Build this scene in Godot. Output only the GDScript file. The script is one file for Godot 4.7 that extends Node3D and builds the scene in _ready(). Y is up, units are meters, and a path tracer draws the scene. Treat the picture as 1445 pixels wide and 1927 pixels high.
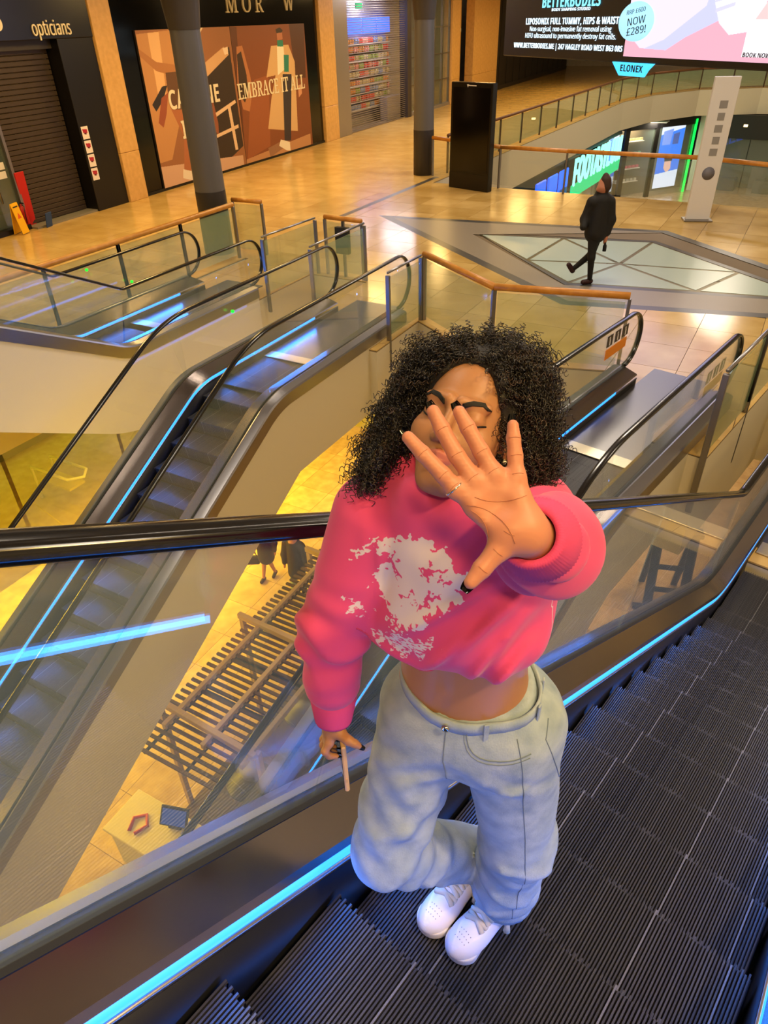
extends Node3D
# A shopping centre with three levels: y = 0 is the middle floor, -6.1 the lower one. -z runs along the mall, x across it.
const LOW := -6.1
const INC := 0.47647      # escalator slope, 27.3 degrees
const AYAW := -0.19722    # the escalator with the woman is turned 11.3 degrees from the mall
var M := {}
var used := {}
var rng := RandomNumberGenerator.new()

# ---------- naming ----------
func numbered(called: String) -> String:
	if not used.has(called):
		used[called] = 0
		return called
	used[called] += 1
	return "%s_%03d" % [called, used[called]]
func tag(o: Node, label: String, category: String, group := "", kind := "") -> Node:
	o.set_meta("label", label)
	o.set_meta("category", category)
	if group: o.set_meta("group", group)
	if kind: o.set_meta("kind", kind)
	return o
func structure(o: Node, label: String, category: String) -> Node:
	return tag(o, label, category, "", "structure")
func thing(called: String, label: String, category: String, at := Vector3.ZERO, turn := 0.0, group := "") -> Node3D:
	var o := Node3D.new()
	o.name = numbered(called)
	add_child(o)
	o.position = at
	o.rotation.y = turn
	tag(o, label, category, group)
	return o
func put(called: String, mesh: Mesh, m: Material, parent: Node = self) -> MeshInstance3D:
	var o := MeshInstance3D.new()
	o.name = numbered(called) if parent == self else called
	o.mesh = mesh
	if m: o.material_override = m
	parent.add_child(o, true)
	return o
func build(called: String, st: SurfaceTool, m: Material, parent: Node = self) -> MeshInstance3D:
	st.generate_normals()
	return put(called, st.commit(), m, parent)

# ---------- shapes ----------
func mb(smooth := false) -> SurfaceTool:
	var st := SurfaceTool.new()
	st.begin(Mesh.PRIMITIVE_TRIANGLES)
	st.set_smooth_group(0 if smooth else -1)
	return st
func tri(st: SurfaceTool, a: Vector3, b: Vector3, c: Vector3):
	st.add_vertex(a); st.add_vertex(b); st.add_vertex(c)
func quad(st: SurfaceTool, a: Vector3, b: Vector3, c: Vector3, d: Vector3):
	tri(st, a, b, c); tri(st, a, c, d)
func box(st: SurfaceTool, c: Vector3, s: Vector3, bas := Basis.IDENTITY, bev := 0.0):
	var h := s * 0.5
	if bev <= 0.0:
		var v: Array[Vector3] = []
		for i in 8:
			v.append(c + bas * Vector3(h.x if i & 1 else -h.x, h.y if i & 2 else -h.y, h.z if i & 4 else -h.z))
		quad(st, v[0], v[1], v[3], v[2]); quad(st, v[5], v[4], v[6], v[7])
		quad(st, v[4], v[0], v[2], v[6]); quad(st, v[1], v[5], v[7], v[3])
		quad(st, v[2], v[3], v[7], v[6]); quad(st, v[4], v[5], v[1], v[0])
		return
	# chamfered: three vertices at each corner
	var p := {}
	for i in 8:
		var sg := Vector3(1 if i & 1 else -1, 1 if i & 2 else -1, 1 if i & 4 else -1)
		for ax in 3:
			var q := Vector3.ZERO
			for k in 3:
				q[k] = sg[k] * (h[k] if k == ax else h[k] - bev)
			p[i * 3 + ax] = c + bas * q
	for ax in 3:
		var b1 := 1 << ((ax + 1) % 3)
		var b2 := 1 << ((ax + 2) % 3)
		for side in 2:
			var o := (1 << ax) * side
			var q4 := [o, o | b1, o | b1 | b2, o | b2]
			if side == 1: q4.reverse()
			quad(st, p[q4[0] * 3 + ax], p[q4[1] * 3 + ax], p[q4[2] * 3 + ax], p[q4[3] * 3 + ax])
		# edges running along axis ax
		var a1 := (ax + 1) % 3
		var a2 := (ax + 2) % 3
		for m1 in 2:
			for m2 in 2:
				var e0 := b1 * m1 + b2 * m2
				var e1 := e0 | (1 << ax)
				if (m1 + m2) % 2 == 0:
					quad(st, p[e0 * 3 + a1], p[e0 * 3 + a2], p[e1 * 3 + a2], p[e1 * 3 + a1])
				else:
					quad(st, p[e0 * 3 + a2], p[e0 * 3 + a1], p[e1 * 3 + a1], p[e1 * 3 + a2])
	for i in 8:
		var odd := ((i & 1) + ((i >> 1) & 1) + ((i >> 2) & 1)) % 2 == 1
		if odd: tri(st, p[i * 3], p[i * 3 + 1], p[i * 3 + 2])
		else: tri(st, p[i * 3], p[i * 3 + 2], p[i * 3 + 1])
func boxp(called: String, c: Vector3, s: Vector3, m: Material, parent: Node = self, bas := Basis.IDENTITY, bev := 0.0) -> MeshInstance3D:
	var st := mb()
	box(st, Vector3.ZERO, s, Basis.IDENTITY, bev)
	var o := build(called, st, m, parent)
	o.transform = Transform3D(bas, c)
	return o
# a beam from a to b, w across and h high
func beam(called: String, a: Vector3, b: Vector3, w: float, h: float, m: Material, parent: Node = self, bev := 0.0) -> MeshInstance3D:
	var z := (b - a).normalized()
	var x := Vector3.UP.cross(z)
	if x.length() < 0.01: x = Vector3.RIGHT
	x = x.normalized()
	return boxp(called, (a + b) * 0.5, Vector3(w, h, a.distance_to(b)), m, parent, Basis(x, z.cross(x), z), bev)
func tube(st: SurfaceTool, pts: Array, r, sides := 8, closed := false, caps := true):
	var n := pts.size()
	var rings: Array = []
	var ref := Vector3.UP
	for i in n:
		var d: Vector3
		if closed: d = pts[(i + 1) % n] - pts[(i + n - 1) % n]
		else: d = pts[mini(i + 1, n - 1)] - pts[maxi(i - 1, 0)]
		d = d.normalized()
		if i == 0 and absf(d.dot(ref)) > 0.9: ref = Vector3.RIGHT
		var x := ref.cross(d)
		if x.length() < 0.001: x = d.cross(Vector3(0.3, 0.5, 0.8))
		x = x.normalized()
		var y := d.cross(x)
		ref = y
		var rr: float = r[i] if r is Array or r is PackedFloat32Array else r
		var ring: Array = []
		for k in sides:
			var a := TAU * k / sides
			ring.append(pts[i] + (x * cos(a) + y * sin(a)) * rr)
		rings.append(ring)
	for i in (n if closed else n - 1):
		var A: Array = rings[i]
		var B: Array = rings[(i + 1) % n]
		for k in sides:
			var k2 := (k + 1) % sides
			quad(st, A[k], B[k], B[k2], A[k2])
	if caps and not closed:
		for k in sides - 2:
			tri(st, rings[0][0], rings[0][k + 1], rings[0][k + 2])
			tri(st, rings[n - 1][0], rings[n - 1][k + 2], rings[n - 1][k + 1])
func tubep(called: String, pts: Array, r, m: Material, parent: Node = self, sides := 8) -> MeshInstance3D:
	var st := mb(true)
	tube(st, pts, r, sides)
	return build(called, st, m, parent)
func lathe(st: SurfaceTool, prof: Array, segs := 24, at := Vector3.ZERO):
	for i in prof.size() - 1:
		for k in segs:
			var a := TAU * k / segs
			var b := TAU * (k + 1) / segs
			var p: Vector2 = prof[i]
			var q: Vector2 = prof[i + 1]
			quad(st, at + Vector3(p.x * cos(a), p.y, p.x * sin(a)), at + Vector3(q.x * cos(a), q.y, q.x * sin(a)), at + Vector3(q.x * cos(b), q.y, q.x * sin(b)), at + Vector3(p.x * cos(b), p.y, p.x * sin(b)))
# an upright prism over a plan polygon (x, z), from y0 to y1
func prism(st: SurfaceTool, poly: PackedVector2Array, y0: float, y1: float):
	var P := poly
	if not Geometry2D.is_polygon_clockwise(P):
		P = P.duplicate(); P.reverse()
	var t := Geometry2D.triangulate_polygon(P)
	for i in range(0, t.size(), 3):
		var a := P[t[i]]; var b := P[t[i + 1]]; var c := P[t[i + 2]]
		if (b - a).cross(c - a) < 0:
			var s := b; b = c; c = s
		tri(st, Vector3(a.x, y1, a.y), Vector3(b.x, y1, b.y), Vector3(c.x, y1, c.y))
		tri(st, Vector3(a.x, y0, a.y), Vector3(c.x, y0, c.y), Vector3(b.x, y0, b.y))
	var n := P.size()
	for i in n:
		var a := P[i]; var b := P[(i + 1) % n]
		quad(st, Vector3(a.x, y1, a.y), Vector3(a.x, y0, a.y), Vector3(b.x, y0, b.y), Vector3(b.x, y1, b.y))
# sweep a profile (x across, y along the path's normal) over frames [pos, normal, across]
func sweep(st: SurfaceTool, frames: Array, prof: PackedVector2Array, closed := true, caps := true):
	var n := prof.size()
	var rows: Array = []
	for f in frames:
		var r: Array = []
		for q in prof: r.append(f[0] + f[2] * q.x + f[1] * q.y)
		rows.append(r)
	for i in frames.size() - 1:
		for k in (n if closed else n - 1):
			var k2 := (k + 1) % n
			quad(st, rows[i][k], rows[i + 1][k], rows[i + 1][k2], rows[i][k2])
	if closed and caps:
		var t := Geometry2D.triangulate_polygon(prof)
		for i in range(0, t.size(), 3):
			var A: Array = rows[0]
			var B: Array = rows[rows.size() - 1]
			tri(st, A[t[i]], A[t[i + 1]], A[t[i + 2]])
			tri(st, B[t[i]], B[t[i + 2]], B[t[i + 1]])
func rectp(x0: float, x1: float, y0: float, y1: float) -> PackedVector2Array:
	return PackedVector2Array([Vector2(x0, y0), Vector2(x1, y0), Vector2(x1, y1), Vector2(x0, y1)])
func text(called: String, s: String, h: float, depth: float, m: Material, parent: Node, xf: Transform3D, font := "Droid Sans", bold := false, fit := 0.0, align := HORIZONTAL_ALIGNMENT_CENTER) -> MeshInstance3D:
	var f := SystemFont.new()
	f.font_names = PackedStringArray([font])
	if bold: f.font_weight = 700
	var t := TextMesh.new()
	t.font = f
	t.text = s
	t.font_size = 64
	t.pixel_size = h / 46.0
	t.depth = depth
	t.curve_step = 2.0
	t.horizontal_alignment = align
	var o := put(called, t, m, parent)
	if fit > 0.0:
		var w := t.get_aabb().size.x
		if w > 0.0: xf.basis = xf.basis * Basis.from_scale(Vector3(fit / w, 1, 1))
	o.transform = xf
	return o

# ---------- materials ----------
func mat(c: Color, rough := 0.6, metal := 0.0, spec := 0.5) -> StandardMaterial3D:
	var m := StandardMaterial3D.new()
	m.albedo_color = c
	m.roughness = rough
	m.metallic = metal
	m.metallic_specular = spec
	return m
func glow(c: Color, e: float) -> StandardMaterial3D:
	var m := mat(c, 0.5)
	m.emission_enabled = true
	m.emission = c
	m.emission_energy_multiplier = e
	return m
func glass(c: Color, a: float, rough := 0.0) -> StandardMaterial3D:
	var m := mat(Color(c.r, c.g, c.b, a), rough)
	m.transparency = BaseMaterial3D.TRANSPARENCY_ALPHA
	return m
func noisy(m: StandardMaterial3D, c0: Color, c1: Color, freq: float, scale: float, seed_ := 1, fractal := 4) -> StandardMaterial3D:
	var n := FastNoiseLite.new()
	n.seed = seed_
	n.frequency = freq
	n.fractal_octaves = fractal
	var t := NoiseTexture2D.new()
	t.width = 256; t.height = 256
	t.seamless = true
	t.noise = n
	var g := Gradient.new()
	g.set_color(0, c0); g.set_color(1, c1)
	t.color_ramp = g
	m.albedo_color = Color.WHITE
	m.albedo_texture = t
	m.uv1_triplanar = true
	m.uv1_world_triplanar = true
	m.uv1_scale = Vector3.ONE * scale
	return m
func bumpy(m: StandardMaterial3D, freq: float, strength: float, seed_ := 3) -> StandardMaterial3D:
	var n := FastNoiseLite.new()
	n.seed = seed_
	n.frequency = freq
	var t := NoiseTexture2D.new()
	t.width = 256; t.height = 256
	t.seamless = true
	t.as_normal_map = true
	t.bump_strength = strength
	t.noise = n
	m.normal_enabled = true
	m.normal_texture = t
	return m
func lamp(at: Vector3, size: Vector2, c: Color, e: float, basis_: Basis) -> AreaLight3D:
	var l := AreaLight3D.new()
	l.name = numbered("lamp_light")
	l.area_size = size
	l.light_color = c
	l.light_energy = e
	l.area_normalize_energy = true
	l.area_range = 80.0
	l.area_attenuation = 2.0
	l.shadow_enabled = true
	l.transform = Transform3D(basis_, at)
	add_child(l)
	return l
# frame helpers: mall (u along, v across), and the turned frame of the woman's escalator
func uv(u: float, v: float, y := 0.0) -> Vector3: return Vector3(v, y, -u)
func av(s: float, l: float, y := 0.0) -> Vector3: return Vector3(l, y, -s).rotated(Vector3.UP, AYAW)
func xz(p: Vector3) -> Vector2: return Vector2(p.x, p.z)

func _ready():
	rng.seed = 20240611
	setup_camera()
	setup_light()
	make_materials()
	build_structure()
	build_escalators()
	build_railings()
	build_upper_floor()
	build_shops()
	build_far_side()
	build_lower_floor()
	build_woman()
	build_other_people()

func setup_camera():
	var c := Camera3D.new()
	c.name = "camera"
	c.fov = 72.92
	c.near = 0.05
	c.far = 200.0
	c.position = Vector3(0, 4.26, 0)
	c.rotation = Vector3(deg_to_rad(-35.57), deg_to_rad(30.1), deg_to_rad(-1.84))
	add_child(c)
	c.current = true
	var w := WorldEnvironment.new()
	w.name = "world"
	var e := Environment.new()
	e.background_mode = Environment.BG_COLOR
	e.background_color = Color(0.02, 0.025, 0.04)
	e.tonemap_mode = Environment.TONE_MAPPER_LINEAR
	e.tonemap_exposure = 1.4
	e.sdfgi_enabled = true
	e.ssao_enabled = true
	e.ssil_enabled = true
	w.environment = e
	add_child(w)

const WARM := Color(1.0, 0.82, 0.50)
const CREAM := Color(1.0, 0.93, 0.83)
const NEON := Color(0.16, 0.50, 1.0)
func ceiling_lamp(at: Vector3, size: Vector2, c: Color, e: float, glow_e: float, label: String, group: String):
	# a flat panel recessed in the ceiling with a light of its size just below it
	var t := thing("ceiling_light", label, "ceiling light", at, 0.0, group)
	boxp("frame", Vector3(0, 0.03, 0), Vector3(size.x + 0.1, 0.06, size.y + 0.1), mat(Color(0.8, 0.8, 0.8), 0.4), t)
	boxp("diffuser", Vector3(0, -0.005, 0), Vector3(size.x, 0.02, size.y), glow(c, glow_e), t)
	lamp(at + Vector3(0, -0.03, 0), size, c, e, Basis(Vector3.RIGHT, -PI / 2))
func setup_light():
	# atrium roof: large soft panels high above the escalators and the plaza
	for p in [[2.0, 4.0, 16.0], [2.0, -6.0, 24.0], [12.0, -4.5, 34.0], [13.0, 5.0, 26.0], [24.0, -4.0, 52.0], [36.0, -5.0, 70.0], [47.0, -3.0, 60.0]]:
		ceiling_lamp(uv(p[0], p[1], 11.4), Vector2(2.2, 2.2), CREAM, p[2], 3.0, "large square light panel in the atrium roof", "atrium roof light panels")
	# warm downlights along the shops on the left walkway
	for i in 9:
		ceiling_lamp(uv(8.0 + i * 5.5, -14.2, 5.36), Vector2(1.1, 1.1), WARM, 15.0, 4.0, "square warm downlight in the walkway ceiling", "walkway downlights")
	# warm key lamps added behind and beside the camera for crisper shading
	for p in [[0.6, 3.2], [-3.0, 1.5]]:
		ceiling_lamp(uv(p[0], p[1], 7.8), Vector2(0.5, 0.5), WARM, 24.0, 4.0, "added square warm key light over the escalator head", "added key lights over the escalator")

func make_materials():
	M.steel = mat(Color(0.62, 0.62, 0.64), 0.28, 1.0)
	M.steel_dull = mat(Color(0.56, 0.55, 0.54), 0.42, 1.0)
	M.deck = mat(Color(0.50, 0.47, 0.46), 0.22, 1.0)
	M.black = mat(Color(0.02, 0.02, 0.022), 0.5)
	M.rubber = mat(Color(0.018, 0.018, 0.02), 0.18, 0.0, 0.6)
	M.skirt = mat(Color(0.10, 0.11, 0.14), 0.35, 0.6)
	M.cream = mat(Color(0.80, 0.77, 0.67), 0.55)
	M.cream2 = mat(Color(0.74, 0.71, 0.61), 0.6)
	M.white = mat(Color(0.85, 0.84, 0.83), 0.5)
	M.glass = glass(Color(0.80, 0.92, 0.86), 0.06)
	M.glass_green = glass(Color(0.62, 0.76, 0.58), 0.22)
	M.wood = noisy(mat(Color.WHITE, 0.35), Color(0.68, 0.43, 0.13), Color(0.82, 0.57, 0.22), 0.02, 1.2, 5)
	M.plaster = noisy(mat(Color.WHITE, 0.8), Color(0.78, 0.75, 0.70), Color(0.84, 0.81, 0.76), 0.03, 0.4, 6)
	M.dark_wall = mat(Color(0.035, 0.033, 0.035), 0.35)
	M.gold_stone = noisy(mat(Color.WHITE, 0.4), Color(0.78, 0.62, 0.38), Color(0.86, 0.70, 0.46), 0.02, 0.8, 7)
	M.granite = noisy(mat(Color.WHITE, 0.35), Color(0.43, 0.40, 0.35), Color(0.63, 0.59, 0.52), 0.35, 1.0, 8)
	M.granite_dark = noisy(mat(Color.WHITE, 0.3), Color(0.24, 0.24, 0.24), Color(0.34, 0.34, 0.33), 0.35, 1.0, 9)
	M.grey_paint = mat(Color(0.36, 0.35, 0.34), 0.45)
	M.grey_dark = mat(Color(0.17, 0.155, 0.15), 0.5)
	M.tile = []
	for i in 4:
		var d := i * 0.022
		M.tile.append(noisy(mat(Color.WHITE, 0.17, 0.0, 0.5), Color(0.74 - d, 0.61 - d, 0.35 - d), Color(0.83 - d, 0.71 - d, 0.45 - d), 0.012, 0.35, 20 + i, 5))
	M.low_tile = []
	for i in 3:
		var d := i * 0.02
		M.low_tile.append(noisy(mat(Color.WHITE, 0.25), Color(0.70 - d, 0.60 - d, 0.46 - d), Color(0.80 - d, 0.71 - d, 0.57 - d), 0.02, 0.5, 30 + i, 4))
	M.grout = mat(Color(0.42, 0.36, 0.26), 0.7)
	M.neon = glow(NEON, 2.2)
	M.shutter = mat(Color(0.27, 0.23, 0.20), 0.5, 0.4)
	M.ivory = mat(Color(0.88, 0.85, 0.78), 0.5)
	M.red = mat(Color(0.72, 0.06, 0.07), 0.45)
	M.yellow = mat(Color(0.93, 0.72, 0.03), 0.4)

# ---------- floors, walls, ceilings ----------
# pave a polygon with square tiles: the nearest ones are parts, the rest one mass
func pave(parent: Node, poly: PackedVector2Array, holes: Array, y: float, size: float, turn: float, mats: Array, near: Vector2, keep := 300):
	var lo := Vector2(1e9, 1e9)
	var hi := -lo
	for p in poly:
		var q := p.rotated(-turn)
		lo = lo.min(q); hi = hi.max(q)
	var pieces: Array = []
	var i0 := int(floor(lo.x / size)); var i1 := int(ceil(hi.x / size))
	var j0 := int(floor(lo.y / size)); var j1 := int(ceil(hi.y / size))
	for i in range(i0, i1):
		for j in range(j0, j1):
			var g := 0.004
			var sq := PackedVector2Array()
			for c in [Vector2(g, g), Vector2(size - g, g), Vector2(size - g, size - g), Vector2(g, size - g)]:
				sq.append((Vector2(i, j) * size + c).rotated(turn))
			var parts: Array = Array(Geometry2D.intersect_polygons(sq, poly), TYPE_NIL, "", null)
			for h in holes:
				var nx: Array = []
				for p in parts: nx.append_array(Geometry2D.clip_polygons(p, h))
				parts = nx
			for p in parts:
				if p.size() >= 3 and not Geometry2D.triangulate_polygon(p).is_empty():
					var a := 0.0
					var cen := Vector2.ZERO
					for k in p.size():
						a += p[k].cross(p[(k + 1) % p.size()])
						cen += p[k] / p.size()
					if absf(a) > 0.01: pieces.append([cen.distance_to(near), p, hash(Vector2i(i, j)) % mats.size()])
	pieces.sort_custom(func(x, z): return x[0] < z[0])
	var rest := mb()
	var many := false
	for k in pieces.size():
		if k < keep:
			var st := mb()
			prism(st, pieces[k][1], y - 0.015, y)
			build("tile", st, mats[pieces[k][2]], parent)
		else:
			many = true
			prism(rest, pieces[k][1], y - 0.015, y)
	if many:
		build("tile_paving", rest, mats[0], parent).set_meta("kind", "stuff")
func poly_uv(l: Array) -> PackedVector2Array:
	var r := PackedVector2Array()
	for p in l: r.append(Vector2(p[1], -p[0]))
	return r
func a2uv(s: float, l: float) -> Array:
	var p := av(s, l)
	return [-p.z, p.x]
var inlay_out: PackedVector2Array
var main_poly: PackedVector2Array
func wall_v(u: float) -> float: return -17.0 - 0.075 * (u - 12.2)
func build_structure():
	inlay_out = poly_uv([[16.84, -9.64], [18.07, -2.57], [13.57, 2.7], [12.14, -3.25]])
	# the middle floor: left walkway and plaza with notches where the escalators come in
	var pl := [[-6.0, -16.6], [-6.0, -10.42], [12.2, -10.42], [12.2, -10.3], [9.2, -10.3], [9.2, -8.42], [11.85, -8.42], [11.85, -7.08], [8.9, -7.08], [8.9, -5.2], [10.35, -5.2], [9.25, -3.46]]
	pl.append(a2uv(9.25, -3.5)); pl.append(a2uv(7.6, -3.5)); pl.append(a2uv(7.6, -1.7)); pl.append(a2uv(10.6, -1.7))
	pl.append(a2uv(10.6, -1.0)); pl.append(a2uv(6.0, -1.0)); pl.append(a2uv(6.0, 0.5)); pl.append(a2uv(5.0, 8.0))
	pl.append_array([[21.3, 9.0], [21.3, -10.2], [46.0, -10.2], [50.0, -9.4], [54.0, -7.4], [56.0, -4.0], [56.5, 9.0], [76.0, 9.0], [76.0, -22.6]])
	main_poly = poly_uv(pl)
	var fl := Node3D.new()
	fl.name = "floor"
	add_child(fl)
	structure(fl, "gold beige polished stone floor of the middle level", "floor")
	var st := mb()
	prism(st, main_poly, -0.03, -0.012)
	build("screed", st, M.grout, fl)
	var bst := mb()
	prism(bst, main_poly, -1.45, -0.03)
	build("slab", bst, M.cream, fl)
	pave(fl, main_poly, [inlay_out, poly_uv([[16.3, -10.58], [22.2, -10.58], [22.2, -10.40], [16.3, -10.40]])], 0.0, 0.92, 0.0, M.tile, Vector2(-3.5, -11.5))
	var bs := mb()
	prism(bs, poly_uv([[16.3, -10.58], [22.2, -10.58], [22.2, -10.40], [16.3, -10.40]]), -0.012, 0.0)
	build("inlay_strip", bs, M.granite_dark, fl)
	# granite diamond with a glass middle
	var t := thing("glass_floor_inlay", "grey granite diamond in the floor with triangular frosted glass panes", "floor inlay")
	var gl := [[16.06, -6.45], [16.92, -2.66], [14.2, 0.74], [13.38, -3.51]]
	var gi := poly_uv(gl)
	var bo := Geometry2D.offset_polygon(inlay_out, -0.22)[0]
	var bi := Geometry2D.offset_polygon(gi, 0.14)[0]
	for pr in [["edge_band", inlay_out, bo, M.granite_dark], ["granite_field", bo, bi, M.granite], ["inner_band", bi, gi, M.granite_dark]]:
		var s := mb()
		var o: PackedVector2Array = pr[1]
		var n: PackedVector2Array = pr[2]
		if Geometry2D.is_polygon_clockwise(o) != Geometry2D.is_polygon_clockwise(n): n.reverse()
		# join the two rings by nearest corners
		var best := 0
		for k in n.size():
			if n[k].distance_to(o[0]) < n[best].distance_to(o[0]): best = k
		for k in o.size():
			var a: Vector2 = o[k]; var b: Vector2 = o[(k + 1) % o.size()]
			var c: Vector2 = n[(best + k + 1) % n.size()]; var d: Vector2 = n[(best + k) % n.size()]
			prism(s, PackedVector2Array([a, b, c, d]), -0.012, 0.0)
		build(pr[0], s, pr[3], t)
	var U1 := [16.49, -4.55]; var W1 := [14.50, -4.73]; var X := [15.0, -2.92]; var E1 := [15.35, -0.70]; var D1 := [13.85, -1.25]
	var frost := glass(Color(0.72, 0.80, 0.76), 0.75, 0.25)
	for pn in [[gl[0], U1, W1], [U1, X, W1], [U1, gl[1], X], [W1, X, gl[3]], [gl[3], X, D1], [gl[1], E1, X], [X, E1, D1], [E1, gl[2], D1]]:
		var pp := Geometry2D.offset_polygon(poly_uv(pn), -0.04)
		var s := mb()
		prism(s, pp[0], -0.010, 0.001)
		build("glass_pane", s, frost, t)
	var br := mb()
	prism(br, gi, -0.012, -0.004)
	build("brass_grid", br, mat(Color(0.44, 0.40, 0.24), 0.35, 0.6), t)
	# lower floor
	var lf := Node3D.new()
	lf.name = "floor"
	lf.name = numbered("floor") if used.has("floor") else "floor_001"
	add_child(lf)
	structure(lf, "beige tiled floor of the lower level seen between the escalators", "floor")
	var lp := poly_uv([[-8.0, -19.0], [-8.0, 9.0], [58.0, 9.0], [58.0, -19.0]])
	var ls := mb()
	prism(ls, lp, LOW - 0.3, LOW - 0.012)
	build("screed", ls, M.grout, lf)
	pave(lf, poly_uv([[-2.0, -12.0], [-2.0, 4.0], [24.0, 4.0], [24.0, -12.0]]), [], LOW, 0.9, 0.0, M.low_tile, Vector2(-7.0, -9.0), 300)
	var ms := mb()
	prism(ms, poly_uv([[24.0, -12.0], [24.0, 8.9], [57.9, 8.9], [57.9, -12.0]]), LOW - 0.012, LOW)
	prism(ms, poly_uv([[-7.9, -18.9], [-7.9, -12.0], [57.9, -12.0], [57.9, -18.9]]), LOW - 0.012, LOW)
	build("far_paving", ms, M.low_tile[1], lf)
	# enclosing walls and roof (outside the frame; they close the hall)
	structure(boxp("ceiling", uv(30, -6, 11.75), Vector3(34, 0.3, 92), M.white), "white atrium roof over the escalators", "ceiling")
	structure(boxp("ceiling", uv(30, -15.8, 5.9), Vector3(11, 0.8, 92), M.white), "white ceiling over the left walkway", "ceiling")
	structure(boxp("wall_right", uv(30, 9.2, 2.7), Vector3(0.3, 18, 92), M.plaster), "pale wall closing the hall on the right", "wall")
	structure(boxp("wall_back", uv(-8.2, -6, 2.7), Vector3(34, 18, 0.3), M.plaster), "pale wall closing the hall behind the escalators", "wall")
	structure(boxp("wall_far", uv(76.2, -6, 2.7), Vector3(34, 18, 0.3), M.plaster), "pale wall closing the far end of the mall", "wall")
	structure(boxp("wall_left", uv(30, -23.2, 2.7), Vector3(0.3, 18, 92), M.plaster), "pale wall behind the shops on the left", "wall")
	structure(boxp("wall_low", uv(24.0, -19.2, -3.8), Vector3(0.3, 4.7, 66), M.cream2), "cream wall behind the lower level shops", "wall")

# ---------- escalators ----------
# path of the tread line in the escalator's own frame: level for s > u0, sloping before it
func esc_frames(u0: float, sg: float, s0: float, s1: float, R: float) -> Array:
	var f: Array = []
	var tl := R * tan(INC / 2)
	var ps := u0 - tl * cos(INC)
	var py := -sg * tl * sin(INC)
	var T := tan(INC)
	if s0 < ps:
		for s in [s0, ps]:
			f.append(fr2(s, sg * T * (s - u0), sg * INC))
	var x := ps
	var y := py
	var n := 12
	for i in n:
		var a := sg * INC * (1.0 - (i + 0.5) / n)
		x += cos(a) * R * INC / n
		y += sin(a) * R * INC / n
		if x >= s0 and x <= s1: f.append(fr2(x, y, sg * INC * (1.0 - (i + 1.0) / n)))
	if s1 > u0 + tl: f.append(fr2(s1, 0.0, 0.0))
	return f
func fr2(s: float, y: float, a: float) -> Array:
	return [Vector3(0, y, -s), Vector3(0, cos(a), sin(a)), Vector3.RIGHT]
func path_y(s: float, u0: float, sg: float, R: float) -> float:
	var tl := R * tan(INC / 2)
	if s >= u0 + tl: return 0.0
	if s <= u0 - tl * cos(INC): return sg * tan(INC) * (s - u0)
	var w := u0 + tl - s
	return -sg * (R - sqrt(maxf(R * R - w * w, 0.0)))
func step_mesh(w: float, p: float, sg: float, seed_: int) -> Array:
	# ribbed tread from the nosing at z = 0, ribbed riser below it; ribs alternate in length as comb teeth do
	var r := RandomNumberGenerator.new()
	r.seed = seed_
	var st := mb()
	var n := int(w / 0.0098)
	var pit := w / n
	var rise := p * tan(INC) + 0.02
	var d := -sg            # z direction in which the tread runs back from the nosing
	for i in n:
		var x0 := -w / 2 + i * pit
		var x1 := x0 + pit * 0.52
		var g := 0.055 + r.randf() * 0.03
		var kind := r.randf()
		if kind > 0.965: g = 0.20
		st.set_color(Color(g, g, g * 1.05))
		var e := -d * (0.006 if i % 2 == 0 else -0.004)
		quad(st, Vector3(x0, 0, e), Vector3(x0, 0, d * p), Vector3(x1, 0, d * p), Vector3(x1, 0, e)) if d < 0 else quad(st, Vector3(x0, 0, d * p), Vector3(x0, 0, e), Vector3(x1, 0, e), Vector3(x1, 0, d * p))
		quad(st, Vector3(x0, -0.012, e), Vector3(x0, -0.012, d * p), Vector3(x0, 0, d * p), Vector3(x0, 0, e))
		quad(st, Vector3(x1, 0, e), Vector3(x1, 0, d * p), Vector3(x1, -0.012, d * p), Vector3(x1, -0.012, e))
		quad(st, Vector3(x0, 0, e), Vector3(x1, 0, e), Vector3(x1, -0.03, e), Vector3(x0, -0.03, e))
		quad(st, Vector3(x0, -0.012, e), Vector3(x1, -0.012, e), Vector3(x1, -rise, e + d * 0.03), Vector3(x0, -rise, e + d * 0.03))
	var tread := st
	var pst := mb()
	pst.set_color(Color(0.012, 0.012, 0.014))
	box(pst, Vector3(0, -0.022, d * p / 2), Vector3(w, 0.02, p - 0.004))
	box(pst, Vector3(0, -rise / 2 - 0.014, d * 0.03), Vector3(w, rise - 0.02, 0.02))
	tread.generate_normals(); pst.generate_normals()
	return [tread.commit(), pst.commit()]
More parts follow.
